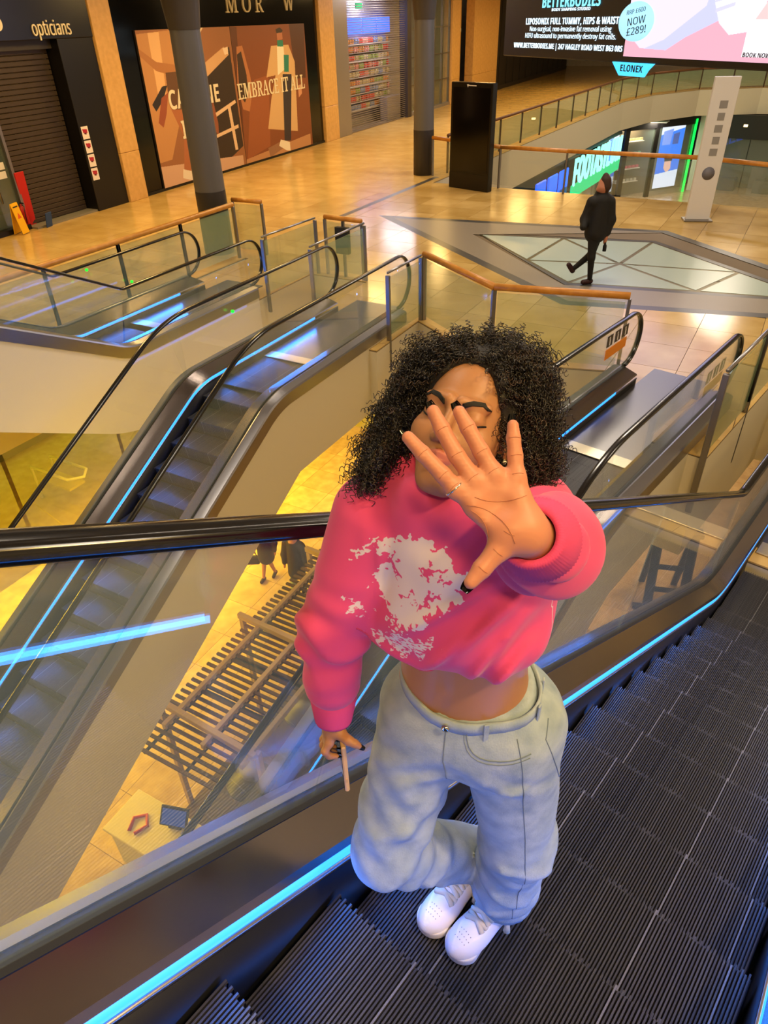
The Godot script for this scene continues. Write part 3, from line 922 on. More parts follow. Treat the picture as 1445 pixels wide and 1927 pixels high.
func build_shops():
	# opticians
	var t := shop("optician_shopfront", "black optician shopfront with a lowered grey roller shutter", "shopfront")
	pb("fascia", -6.0, 3.28, 4.02, 5.48, -0.45, -0.02, mat(Color(0.022, 0.022, 0.045), 0.3), t, 0.01)
	text("sign_lettering", "opticians", 0.30, 0.03, M.ivory, t, Transform3D(Basis.IDENTITY, Vector3(1.93, 4.24, 0.0)), "Droid Sans", false, 1.22)
	text("sign_lettering", "s", 0.62, 0.03, M.ivory, t, Transform3D(Basis.IDENTITY, Vector3(0.33, 4.52, 0.0)), "Droid Sans", true)
	pb("pier", 2.06, 3.28, 0.0, 4.02, -0.6, -0.05, M.dark_wall, t, 0.01)
	pb("back_wall", -6.0, 2.06, 0.0, 4.02, -2.6, -2.5, M.grey_dark, t)
	pb("head_box", -0.05, 2.06, 3.82, 4.02, -0.62, -0.3, M.grey_dark, t)
	for i in 33:
		pb("shutter_slat", -0.02, 2.04, 0.06 + i * 0.1145, 0.06 + i * 0.1145 + 0.104, -0.50 - 0.012, -0.47, M.shutter, t, 0.012)
	pb("shutter_guide", -0.10, -0.02, 0.0, 4.02, -0.56, -0.42, M.steel_dull, t)
	pb("threshold", -0.1, 2.1, 0.0, 0.05, -0.62, -0.1, mat(Color(0.5, 0.49, 0.46), 0.4), t)
	pb("glass_pane", -3.2, -0.10, 0.12, 4.02, -0.52, -0.508, M.glass, t)
	pb("plinth", -6.0, -0.10, 0.0, 0.12, -0.62, -0.3, M.black, t)
	for dx in [-1.0, -0.62]: tubep("door_handle", [Vector3(dx, 0.7, -0.44), Vector3(dx, 1.3, -0.44), Vector3(dx, 2.1, -0.44)], 0.025, M.steel, t)
	pb("notice", -0.46, -0.20, 1.42, 1.58, -0.506, -0.500, M.white, t)
	pb("notice", -0.47, -0.21, 1.22, 1.38, -0.506, -0.500, M.white, t)
	# four small pictures on the pier
	for i in 4:
		var m := print_mat(paint(32, 40, Color8(228, 222, 226), [[170, 30, 60, 0.15, 0.2, 0.85, 0.25, 0.8, 0.55, 0.2, 0.5], [90, 20, 40, 0.3, 0.5, 0.7, 0.52, 0.6, 0.65, 0.3, 0.6]]))
		picture("frame_picture", 0.24, 0.30, m, t, Vector3(2.12, 0.78 + i * 0.335, -0.045))
	# things standing inside the entrance
	var wet := thing("wet_floor_sign", "yellow folding wet floor sign by the optician entrance", "floor sign", uv(11.62, -17.1, 0.0), -1.2)
	for sd in [-1, 1]:
		var bs := Basis(Vector3.RIGHT, sd * 0.16)
		var pn := boxp("panel", Vector3(0, 0.37, -sd * 0.062 - 0.0), Vector3(0.30, 0.72, 0.018), M.yellow, wet, bs, 0.008)
		var em := mb()
		tri(em, Vector3(-0.08, 0.02, 0), Vector3(0, 0.16, 0), Vector3(0.08, 0.02, 0))
		build("warning_triangle", em, mat(Color(0.85, 0.3, 0.05), 0.5), pn).position = Vector3(0, -0.02, -sd * 0.0095)
		boxp("print_line", Vector3(0, 0.27, -sd * 0.0095), Vector3(0.2, 0.03, 0.002), M.black, pn)
	var ext := thing("fire_extinguisher", "red fire extinguisher next to the yellow wet floor sign", "extinguisher", uv(12.05, -17.42, 0.0))
	var es := mb(true)
	lathe(es, [Vector2(0, 0), Vector2(0.085, 0.0), Vector2(0.09, 0.03), Vector2(0.09, 0.44), Vector2(0.07, 0.52), Vector2(0.03, 0.56), Vector2(0.03, 0.60), Vector2(0, 0.60)], 20)
	build("cylinder", es, M.red, ext)
	tubep("hose", [Vector3(0.03, 0.58, 0), Vector3(0.12, 0.55, 0.02), Vector3(0.12, 0.3, 0.05), Vector3(0.11, 0.15, 0.05)], 0.012, M.black, ext)
	boxp("lever", Vector3(0.04, 0.62, 0), Vector3(0.13, 0.025, 0.03), M.black, ext)
	boxp("instruction_label", Vector3(0.0, 0.30, 0.088), Vector3(0.09, 0.12, 0.006), M.white, ext)
	var bd := thing("fire_point_board", "tall red fire point board behind the extinguisher", "board", uv(12.25, -17.46, 0.0), -1.45)
	boxp("board", Vector3(0, 0.66, 0), Vector3(0.30, 1.3, 0.04), M.red, bd, Basis(Vector3.RIGHT, -0.06), 0.012)
	boxp("sign_plate", Vector3(0, 0.98, 0.026), Vector3(0.18, 0.34, 0.006), M.white, bd, Basis(Vector3.RIGHT, -0.06))
	var bs2 := thing("blue_notice", "small blue and white notice standing by the shutter", "notice", uv(12.42, -17.0, 0.0), -1.3)
	boxp("card", Vector3(0, 0.18, 0), Vector3(0.24, 0.36, 0.02), mat(Color(0.05, 0.25, 0.5), 0.5), bs2, Basis(Vector3.RIGHT, -0.2), 0.004)
	boxp("white_disc", Vector3(0, 0.2, 0.014), Vector3(0.14, 0.16, 0.006), M.white, bs2, Basis(Vector3.RIGHT, -0.2))
	pilaster("gold stone pilaster between the optician and the fashion hoarding", 3.30, 4.06, 1.28)
	# black hoarding with two fashion posters
	var h := shop("fashion_hoarding", "glossy black shop hoarding carrying two tall fashion posters", "hoarding")
	pb("black_panel", 4.06, 15.3, 0.0, 5.48, -0.5, -0.10, mat(Color(0.015, 0.015, 0.02), 0.12), h)
	pb("plinth", 4.06, 15.3, 0.0, 0.08, -0.10, -0.06, M.black, h)
	var i1 := paint(512, 460, Color8(150, 100, 70), POSTER1)
	var i2 := paint(512, 430, Color8(128, 72, 46), POSTER2)
	var c1 := picture("poster", 4.50, 4.04, print_mat(i1), h, Vector3(4.92, 0.08, -0.04))
	c1.set_meta("label", "tan poster of a leaping figure in a brown coat")
	var c2 := picture("poster", 4.80, 4.04, print_mat(i2), h, Vector3(9.44, 0.08, -0.04))
	c2.set_meta("label", "terracotta poster of a figure in a cream coat")
	pb("poster_board", 4.92, 9.42, 0.08, 4.12, -0.10, -0.045, M.grey_dark, h)
	pb("poster_board", 9.44, 14.24, 0.08, 4.12, -0.10, -0.045, M.grey_dark, h)
	var I := Basis.IDENTITY
	text("poster_lettering", "CA", 0.50, 0.012, M.ivory, h, Transform3D(I, Vector3(6.18, 2.35, -0.03)), "Droid Sans", true, 0.78)
	text("poster_lettering", "NE", 0.50, 0.012, M.ivory, h, Transform3D(I, Vector3(7.98, 2.35, -0.03)), "Droid Sans", true, 0.74)
	text("poster_lettering", "IC", 0.50, 0.012, M.ivory, h, Transform3D(I, Vector3(6.50, 1.52, -0.03)), "Droid Sans", true, 0.62)
	text("poster_lettering", "EMBRACE IT ALL", 0.46, 0.012, M.ivory, h, Transform3D(I, Vector3(11.68, 2.28, -0.03)), "Droid Serif", true, 4.5)
	text("fascia_lettering", "M O R", 0.50, 0.04, mat(Color(0.75, 0.72, 0.62), 0.4), h, Transform3D(I, Vector3(10.5, 4.72, -0.08)), "Droid Serif", false, 2.2)
	text("fascia_lettering", "W", 0.50, 0.04, mat(Color(0.75, 0.72, 0.62), 0.4), h, Transform3D(I, Vector3(13.3, 4.76, -0.08)), "Droid Serif", false, 0.75)
	pilaster("gold stone pilaster right of the fashion posters", 15.34, 16.52, 1.28)
	# grocer behind an open grille
	var g := shop("grille_shopfront", "lit shop full of bright goods behind a lowered open grille", "shopfront")
	pb("silver_panel", 16.54, 17.78, 0.0, 5.48, -0.5, -0.02, mat(Color(0.62, 0.60, 0.60), 0.35, 0.6), g, 0.01)
	for i in 58:
		pb("grille_slat", 17.8, 24.0, 0.03 + i * 0.084, 0.03 + i * 0.084 + 0.026, -0.13, -0.115, mat(Color(0.55, 0.52, 0.50), 0.45, 0.5), g)
	pb("floor_inside", 17.8, 24.0, 0.0, 0.015, -1.25, -0.14, mat(Color(0.62, 0.56, 0.48), 0.4), g)
	pb("back_wall", 17.8, 25.9, 0.0, 5.48, -1.35, -1.25, mat(Color(0.66, 0.64, 0.64), 0.6), g)
	pb("side_wall", 17.7, 17.8, 0.0, 5.48, -1.35, -0.5, mat(Color(0.66, 0.64, 0.64), 0.6), g)
	pb("ceiling_inside", 17.7, 25.9, 5.3, 5.48, -1.35, -0.2, M.white, g)
	pb("lintel", 16.5, 31.0, 4.95, 5.48, -0.5, -0.02, mat(Color(0.55, 0.53, 0.55), 0.4, 0.4), g)
	for i in 4: pb("menu_screen", 18.0 + i * 1.55, 19.4 + i * 1.55, 3.62, 4.25, -1.0, -0.94, glow(Color(0.22, 0.36, 0.95), 1.6), g, 0.01)
	var cols := [Color(0.85, 0.82, 0.70), Color(0.80, 0.74, 0.55), Color(0.86, 0.35, 0.28), Color(0.62, 0.70, 0.35), Color(0.85, 0.60, 0.30), Color(0.55, 0.62, 0.78), Color(0.90, 0.62, 0.55)]
	for sh in 9:
		var y := 0.70 + sh * 0.32
		pb("shelf", 17.9, 23.9, y - 0.03, y, -1.25, -0.85, M.white, g)
		for ci in cols.size():
			var st := mb(true)
			var any := false
			for k in 46:
				if hash(Vector2i(k / 4 + sh * 31, sh)) % cols.size() != ci: continue
				any = true
				var cc := Vector3(18.05 + k * 0.128, y + 0.12, -1.0 + rng.randf() * 0.08)
				for la in 4:
					for lo in 6:
						var f := func(a: int, b: int) -> Vector3: return cc + Vector3(sin(PI * a / 4) * cos(TAU * b / 6) * 0.066, cos(PI * a / 4) * 0.125, sin(PI * a / 4) * sin(TAU * b / 6) * 0.07)
						quad(st, f.call(la, lo), f.call(la, lo + 1), f.call(la + 1, lo + 1), f.call(la + 1, lo))
			if any: build("goods", st, mat(cols[ci], 0.5), g).set_meta("kind", "stuff")
	pb("counter", 22.3, 23.8, 0.0, 1.05, -0.75, -0.35, mat(Color(0.60, 0.58, 0.60), 0.4), g, 0.02)
	pb("exit_sign", 20.1, 20.7, 4.55, 4.78, -0.8, -0.75, glow(Color(0.1, 0.6, 0.35), 0.8), g)
	ceiling_lamp(g.transform * Vector3(20.9, 5.28, -0.55), Vector2(5.0, 0.5), Color(0.95, 0.94, 1.0), 34.0, 3.0, "white light panel inside the grille shop", "shop light panels")
	pb("dark_frame", 24.0, 24.5, 0.0, 5.48, -0.4, 0.02, mat(Color(0.22, 0.20, 0.21), 0.4), g, 0.01)
	# glazed shop
	var w := shop("glazed_shopfront", "lilac glazed shopfront with slim steel bars by the far column", "shopfront")
	pb("back_wall", 25.9, 30.3, 0.0, 5.48, -2.0, -1.9, mat(Color(0.55, 0.52, 0.62), 0.5), w)
	pb("sill", 24.5, 30.3, 0.0, 0.15, -0.3, -0.05, mat(Color(0.6, 0.6, 0.66), 0.35, 0.5), w)
	for i in 5:
		pb("glass_pane", 24.55 + i * 1.15, 25.62 + i * 1.15, 0.16, 4.95, -0.17, -0.158, M.glass, w)
		pb("mullion", 25.62 + i * 1.15, 25.70 + i * 1.15, 0.15, 4.95, -0.22, -0.10, M.steel_dull, w)
	for y in [1.3, 2.5, 3.7]: pb("transom", 24.5, 30.3, y, y + 0.05, -0.20, -0.12, M.steel_dull, w)
	pilaster("gold stone pilaster left of the recessed far door", 30.3, 31.6, 1.2)
	var dr := shop("service_door", "narrow grey door in a gold stone recess behind the totem", "door")
	pb("recess_wall", 31.6, 34.0, 0.0, 5.48, -0.9, -0.8, M.gold_stone, dr)
	pb("door_leaf", 32.0, 33.6, 0.0, 3.4, -0.8, -0.74, M.grey_dark, dr, 0.01)
	pb("door_frame", 31.85, 33.75, 3.4, 3.56, -0.8, -0.70, M.white, dr)
	pilaster("broad gold stone wall block right of the recessed door", 34.0, 38.9, 1.2)
	var bw := shop("dark_shopfront", "closed dark brown shopfront below the hanging screen", "shopfront")
	pb("dark_panel", 39.0, 60.0, 0.0, 5.48, -0.5, -0.02, mat(Color(0.09, 0.075, 0.065), 0.5), bw)
	pb("plinth", 39.0, 60.0, 0.0, 0.25, -0.02, 0.02, mat(Color(0.13, 0.11, 0.10), 0.5), bw)
	for i in 12: pb("panel_rib", 39.5 + i * 1.7, 39.58 + i * 1.7, 0.25, 5.48, -0.02, 0.01, mat(Color(0.07, 0.06, 0.055), 0.5), bw)

# ---------- far side of the void, lower level ----------
func front(called: String, label: String, p: Vector3, q: Vector3) -> Node3D:
	var t := thing(called, label, "shopfront", p)
	var x := (q - p); x.y = 0; x = x.normalized()
	t.basis = Basis(x, Vector3.UP, x.cross(Vector3.UP))
	return t
func build_far_side():
	# soffit lights of the far walkway
	for p in [[30.5, -10.9], [38.0, -11.0]]:
		var d := thing("soffit_downlight", "small white downlight under the far walkway edge", "downlight", uv(p[0], p[1] + 0.45, -1.46), 0.0, "soffit downlights")
		var s := mb(true)
		lathe(s, [Vector2(0, 0.0), Vector2(0.16, 0.0), Vector2(0.18, 0.02), Vector2(0.18, 0.06)], 20)
		build("lens", s, glow(Color(1.0, 0.95, 0.85), 3.0), d)
		lamp(d.position + Vector3(0, -0.05, 0), Vector2(0.3, 0.3), CREAM, 3.0, Basis(Vector3.RIGHT, -PI / 2))
	# sports shop, long side with its sign
	var t := front("sports_shopfront", "blue lit sports shop with a glowing mint green sign", uv(31.0, -11.3), uv(50.0, -10.9))
	var L := 19.0
	pb("header", 0.0, L, -2.1, -1.45, -0.4, 0.0, mat(Color(0.10, 0.10, 0.14), 0.4), t)
	pb("back_wall", 0.0, L + 5, LOW, -1.5, -4.1, -4.0, mat(Color(0.16, 0.18, 0.26), 0.6), t)
	var blue := glow(Color(0.05, 0.32, 0.95), 1.5)
	for i in 3:
		pb("blue_light_box", 4.2 + i * 1.75, 5.6 + i * 1.75, -5.6, -2.5, -0.2, -0.1, blue, t, 0.05)
		picture("light_box_picture", 1.3, 2.0, print_mat(paint(64, 96, Color8(30, 110, 235), [[120, 170, 240, 0.1, 0.1, 0.5, 0.05, 0.4, 0.6, 0.1, 0.5], [20, 60, 160, 0.5, 0.4, 0.9, 0.3, 0.8, 0.9, 0.5, 0.8], [210, 160, 190, 0.3, 0.75, 0.5, 0.7, 0.5, 1.0, 0.3, 1.0]])), t, Vector3(4.25 + i * 1.75, -5.4, -0.09))
	var mint := glow(Color(0.02, 0.72, 0.45), 1.0)
	pb("sign_panel", 9.3, 19.0, -4.1, -3.45, 0.02, 0.10, mint, t)
	text("sign_lettering", "FOOTASYLUM", 1.35, 0.08, glow(Color(0.55, 0.95, 0.85), 1.2), t, Transform3D(Basis(Vector3.RIGHT, Vector3.UP, Vector3.BACK), Vector3(14.1, -2.85, 0.1)), "Droid Sans", true, 9.4)
	lamp(t.transform * Vector3(14.0, -3.3, 0.3), Vector2(9.4, 1.2), Color(0.3, 0.9, 0.75), 6.0, t.basis * Basis(Vector3.UP, PI))
	pb("glass_pane", 9.3, 14.0, LOW, -4.2, -0.1, -0.08, M.glass, t)
	pb("glass_pane", 14.1, 19.0, LOW, -4.2, -0.1, -0.08, M.glass, t)
	# end part of the shop, turned towards the plaza
	var e := front("sports_shop_window", "sports shop end window with blue posters and green neon edge", uv(50.2, -10.7), uv(55.2, -7.2))
	pb("header", 0.0, 6.1, -2.0, -1.45, -0.4, 0.0, mat(Color(0.08, 0.08, 0.10), 0.4), e)
	pb("back_wall", -1.0, 7.0, LOW, -1.5, -1.4, -1.3, mat(Color(0.42, 0.38, 0.30), 0.6), e)
	pb("mullion", 0.0, 0.35, LOW, -1.5, -0.2, 0.0, M.black, e)
	pb("mullion", 2.5, 2.8, LOW, -1.5, -0.2, 0.0, M.black, e)
	pb("glass_pane", 0.35, 2.5, LOW, -2.0, -0.1, -0.085, M.glass, e)
	pb("glass_pane", 2.8, 5.8, LOW, -2.0, -0.1, -0.085, M.glass, e)
	var pm := paint(64, 160, Color8(40, 120, 240), [[225, 232, 245, 0.0, 0.0, 1.0, 0.0, 1.0, 0.12, 0.0, 0.2], [120, 150, 230, 0.1, 0.15, 0.5, 0.12, 0.45, 0.35, 0.1, 0.35], [60, 80, 150, 0.55, 0.2, 0.8, 0.18, 0.8, 0.35, 0.55, 0.35], [230, 180, 160, 0.35, 0.58, 0.62, 0.56, 0.66, 0.72, 0.5, 0.78, 0.34, 0.7], [40, 30, 40, 0.3, 0.52, 0.65, 0.5, 0.68, 0.6, 0.34, 0.6], [225, 235, 250, 0.0, 0.78, 1.0, 0.74, 1.0, 1.0, 0.0, 1.0]])
	var lit := mat(Color.BLACK, 0.5)
	lit.emission_enabled = true
	lit.emission_operator = BaseMaterial3D.EMISSION_OP_MULTIPLY
	lit.emission = Color.WHITE
	lit.emission_texture = pm
	lit.emission_energy_multiplier = 1.0
	picture("lit_poster", 2.0, 4.0, lit, e, Vector3(3.3, LOW + 0.4, -0.3))
	picture("lit_poster", 0.8, 3.6, lit, e, Vector3(-1.0, LOW + 0.6, -0.35))
	pb("green_neon", 5.8, 5.92, LOW, -1.7, -0.05, 0.06, glow(Color(0.02, 0.85, 0.25), 1.6), e)
	for r in 4:
		pb("shelf", 0.5, 2.4, LOW + 0.9 + r * 0.8, LOW + 0.94 + r * 0.8, -1.2, -0.8, M.white, e)
		var st := mb()
		for k in 6: box(st, Vector3(0.65 + k * 0.32, LOW + 1.03 + r * 0.8, -0.98), Vector3(0.22, 0.14, 0.12))
		build("shoes_on_shelf", st, mat([Color(0.8, 0.8, 0.75), Color(0.8, 0.3, 0.45), Color(0.5, 0.7, 0.6), Color(0.75, 0.7, 0.5)][r], 0.5), e).set_meta("kind", "stuff")
	ceiling_lamp(e.transform * Vector3(1.8, -1.62, -0.6), Vector2(3.0, 0.6), Color(1.0, 0.93, 0.8), 24.0, 3.0, "light panel inside the sports shop", "shop light panels")
	# dark closed unit at the right
	var d := front("closed_shopfront", "closed dark shop unit across the void at the right edge", uv(55.6, -6.6), uv(54.0, 6.0))
	pb("header", 0.0, 12.6, -2.8, -1.45, -0.3, 0.0, mat(Color(0.05, 0.05, 0.055), 0.5), d)
	pb("pier", -0.6, 0.3, LOW, -1.45, -0.3, 0.05, M.white, d)
	pb("back_wall", 0.0, 12.6, LOW, -1.5, -2.6, -2.5, M.grey_dark, d)
	for i in 5: pb("glass_pane", 0.35 + i * 2.4, 2.7 + i * 2.4, LOW, -2.8, -0.1, -0.085, M.glass, d)
	for i in 4: pb("display_table", 0.8 + i * 2.6, 2.2 + i * 2.6, LOW, LOW + 0.8, -1.6, -0.9, mat(Color(0.12, 0.11, 0.10), 0.6), d, 0.02)
	boxp("spot_lamp", uv(50.5, -4.0, -1.5), Vector3(0.2, 0.1, 0.2), glow(Color(1.0, 0.85, 0.5), 6.0))
	tag(get_node("spot_lamp"), "bright yellow spot lamp under the far bridge", "spot lamp")

func low_lamps():  # unseen lamps added under the plaza to brighten the lower floor
	var spots := [[uv(12.6, -8.6, -1.50), "added square downlight brightening the floor near the shoppers"], [av(12.6, -2.6, -1.50), "added square downlight brightening the floor near the folding stand"], [uv(17.0, -4.0, -1.50), "added square downlight brightening the floor under the middle of the plaza"]]
	for s in spots: ceiling_lamp(s[0], Vector2(0.9, 0.9), Color(1.0, 0.82, 0.58), 10.0, 4.0, s[1], "added lower level fill lights")
func slab_leg(t: Node, at: Vector3, h: float, m: Material): boxp("post", at + Vector3(0, h / 2, 0), Vector3(0.08, h, 0.08), m, t, Basis.IDENTITY, 0.006)
func build_lower_floor():
	low_lamps()
	# slatted pergola over a cafe corner
	var t := thing("pergola", "slatted brown wooden pergola on the lower floor under the handrail", "pergola", uv(0, 0, LOW))
	var H := 2.5
	var u0 := 3.3
	var u1 := 9.2
	var frame := mat(Color(0.66, 0.56, 0.46), 0.5)
	var dark := mat(Color(0.05, 0.045, 0.04), 0.5)
	for v in [-5.75, -5.06, -4.42]: beam("long_beam", uv(u0 + 0.4, v, H), uv(u1, v, H), 0.07, 0.10, frame if v < -4.5 else frame, t, 0.006)
	for u in [3.98, 5.88, 7.8]:
		beam("cross_beam", uv(u, -6.18, H + 0.06), uv(u - 0.1, -4.3, H + 0.06), 0.08, 0.10, frame, t, 0.006)
		slab_leg(t, uv(u, -6.12, 0), H, frame)
		slab_leg(t, uv(u, -4.36, 0), H, frame)
	for u in [4.5, 5.2, 6.6, 7.2]: beam("dark_rail", uv(u, -5.8, H - 0.07), uv(u, -4.4, H - 0.07), 0.03, 0.04, dark, t)
	for v in [-5.55, -4.85]: beam("dark_rail", uv(u0, v - 0.2, H - 0.09), uv(u1, v - 0.2, H - 0.09), 0.03, 0.04, dark, t)
	var sl := [noisy(mat(Color.WHITE, 0.6), Color(0.20, 0.12, 0.07), Color(0.30, 0.19, 0.11), 0.03, 2.0, 41), noisy(mat(Color.WHITE, 0.6), Color(0.26, 0.16, 0.09), Color(0.36, 0.24, 0.14), 0.03, 2.0, 42)]
	boxp("deck", uv((3.55 + u1) / 2, -5.2, 0.02), Vector3(1.8, 0.04, u1 - 3.55), noisy(mat(Color.WHITE, 0.6), Color(0.22, 0.13, 0.08), Color(0.32, 0.20, 0.12), 0.03, 1.0, 43), t)
	var n := 52
	for i in n:
		var u := u0 + (u1 - u0) * i / n
		beam("slat", uv(u, -6.0, H - 0.02), uv(u, -4.45, H - 0.02), 0.045, 0.035, sl[hash(i) % 2], t)
	# counter with a screen and a red mark at the pergola's near end
	var c := thing("cafe_counter", "white cafe counter with red lettering at the pergola end", "counter", uv(3.05, -5.75, LOW))
	boxp("cabinet", Vector3(0, 0.45, 0), Vector3(1.25, 0.90, 0.62), M.white, c, Basis.IDENTITY, 0.02)
	boxp("worktop", Vector3(0, 0.92, 0), Vector3(1.35, 0.05, 0.72), M.ivory, c, Basis.IDENTITY, 0.01)
	tubep("red_mark", [Vector3(-0.30, 0.95, 0.20), Vector3(-0.38, 0.95, 0.02), Vector3(-0.25, 0.95, -0.10), Vector3(-0.12, 0.95, 0.02), Vector3(-0.20, 0.95, 0.20)], 0.028, M.red, c)
	boxp("red_stripe", Vector3(0.0, 0.55, -0.315), Vector3(0.9, 0.2, 0.01), M.red, c)
	var sc := thing("till_screen", "black till screen with a blue display on the cafe counter", "screen", uv(3.25, -5.5, LOW + 0.953), 0.3)
	boxp("stand", Vector3(0, 0.03, 0), Vector3(0.2, 0.06, 0.16), M.black, sc, Basis.IDENTITY, 0.008)
	boxp("display", Vector3(0, 0.2, 0), Vector3(0.42, 0.28, 0.03), M.black, sc, Basis(Vector3.RIGHT, -0.7), 0.006)
	boxp("picture", Vector3(0.0, 0.205, 0.018), Vector3(0.36, 0.22, 0.012), glow(Color(0.08, 0.25, 0.55), 0.5), sc, Basis(Vector3.RIGHT, -0.7))
	# tables and seats below the slats
	for k in 3:
		var tb := thing("cafe_table", ["dark round cafe table below the near end of the pergola", "dark round cafe table below the middle of the pergola", "dark round cafe table below the far end of the pergola"][k], "table", uv(4.4 + k * 1.5, -5.1, LOW + 0.04), 0.0, "cafe tables under the pergola")
		var s := mb(true)
		lathe(s, [Vector2(0, 0.74), Vector2(0.36, 0.74), Vector2(0.37, 0.72), Vector2(0.36, 0.70), Vector2(0, 0.70)], 24)
		build("table_top", s, mat(Color(0.20, 0.11, 0.07), 0.4), tb)
		s = mb(true)
		lathe(s, [Vector2(0.03, 0.70), Vector2(0.03, 0.05), Vector2(0.22, 0.03), Vector2(0.24, 0.0), Vector2(0, 0)], 20)
		build("pedestal", s, M.black, tb)
	# yellow lit shop under the left walkway
	var y := front("yellow_shopfront", "yellow lit lower shop below the white escalator underside", uv(-2.0, -13.4), uv(16.0, -13.4))
	pb("fascia", 0.0, 18.0, -2.5, -1.46, -0.3, 0.0, mat(Color(0.04, 0.035, 0.03), 0.5), y)
	pb("beam", 0.0, 18.0, -2.75, -2.5, 0.0, 0.25, M.cream2, y)
	pb("back_wall", 0.0, 18.0, LOW, -1.46, -5.2, -5.1, mat(Color(0.45, 0.45, 0.30), 0.6), y)
	pb("glow_panel", 0.6, 15.6, -2.66, -2.62, -1.6, -0.5, glow(Color(1.0, 0.86, 0.0), 0.5), y)
	for i in 6: pb("glass_pane", 0.1 + i * 3.0, 3.0 + i * 3.0, LOW, -2.8, -0.1, -0.088, M.glass, y)
	lamp(y.transform * Vector3(8.1, -2.72, 0.35), Vector2(15.0, 0.5), Color(1.0, 0.82, 0.0), 150.0, Basis(Vector3(0, 0, -1), Vector3(-0.60, -0.80, 0), Vector3(-0.80, 0.60, 0)))
	# furniture in the yellow shop
	var r := thing("display_rail", "white looped display rail on the lower floor at far left", "display rail", uv(9.4, -14.9, LOW))
	tubep("loop", [Vector3(-0.9, 0.03, 0.5), Vector3(-0.9, 1.0, 0.5), Vector3(0.5, 1.0, 0.5), Vector3(0.75, 1.0, 0.2), Vector3(0.5, 1.0, -0.1), Vector3(-0.9, 1.0, -0.1), Vector3(-0.9, 0.03, -0.1)], 0.04, M.white, r)
	boxp("shelf_panel", Vector3(-0.2, 0.6, 0.2), Vector3(1.1, 0.06, 0.5), mat(Color(0.75, 0.68, 0.05), 0.5), r)
	var yb := thing("yellow_bin", "yellow and olive box standing by the dark escalator below", "box", uv(11.6, -14.3, LOW), 0.5)
	boxp("box", Vector3(0, 0.5, 0), Vector3(0.9, 1.0, 0.6), mat(Color(0.50, 0.42, 0.08), 0.6), yb, Basis.IDENTITY, 0.02)
	boxp("front_strip", Vector3(-0.2, 0.5, 0.31), Vector3(0.3, 0.98, 0.02), mat(Color(0.80, 0.62, 0.25), 0.6), yb)
	# folding black stand on the lower floor at the right
	var f := thing("folding_stand", "black folding A frame stand on the peach floor below", "stand", av(12.15, -2.85, LOW), AYAW + 0.5)
	f.scale = Vector3.ONE * 1.3
	for sx in [-1, 1]:
		boxp("front_leg", Vector3(sx * 0.26, 0.68, 0.20), Vector3(0.14, 1.42, 0.05), M.black, f, Basis(Vector3.RIGHT, -0.24), 0.006)
		boxp("rear_leg", Vector3(sx * 0.26, 0.68, -0.20), Vector3(0.10, 1.42, 0.05), M.black, f, Basis(Vector3.RIGHT, 0.24), 0.006)
	boxp("top_bar", Vector3(0, 1.36, 0), Vector3(0.75, 0.08, 0.2), M.black, f, Basis.IDENTITY, 0.01)
	for yy in [0.35, 0.75]: boxp("cross_bar", Vector3(0, yy, 0.29 - yy * 0.2), Vector3(0.55, 0.07, 0.05), M.black, f)
	boxp("base_bar", Vector3(0, 0.05, 0.34), Vector3(0.95, 0.06, 0.10), M.black, f)

# ---------- bodies and cloth as distance fields, meshed as surface nets ----------
func cap(p: Vector3, a: Vector3, b: Vector3, ra: float, rb: float) -> float:
	var ab := b - a
	var t := clampf((p - a).dot(ab) / ab.length_squared(), 0.0, 1.0)
	return p.distance_to(a + ab * t) - lerpf(ra, rb, t)
func smin(a: float, b: float, k: float) -> float:
	var h := maxf(k - absf(a - b), 0.0) / k
	return minf(a, b) - h * h * k * 0.25
func smax(a: float, b: float, k: float) -> float: return -smin(-a, -b, k)
func ell(p: Vector3, c: Vector3, r: Vector3) -> float:
	var q := p - c
	var k0 := (q / r).length()
	var k1 := (q / (r * r)).length()
	return k0 * (k0 - 1.0) / maxf(k1, 1e-6)
func caps(p: Vector3, l: Array, k: float) -> float:
	var d := 1e9
	for c in l: d = smin(d, cap(p, c[0], c[1], c[2], c[3]), k)
	return d
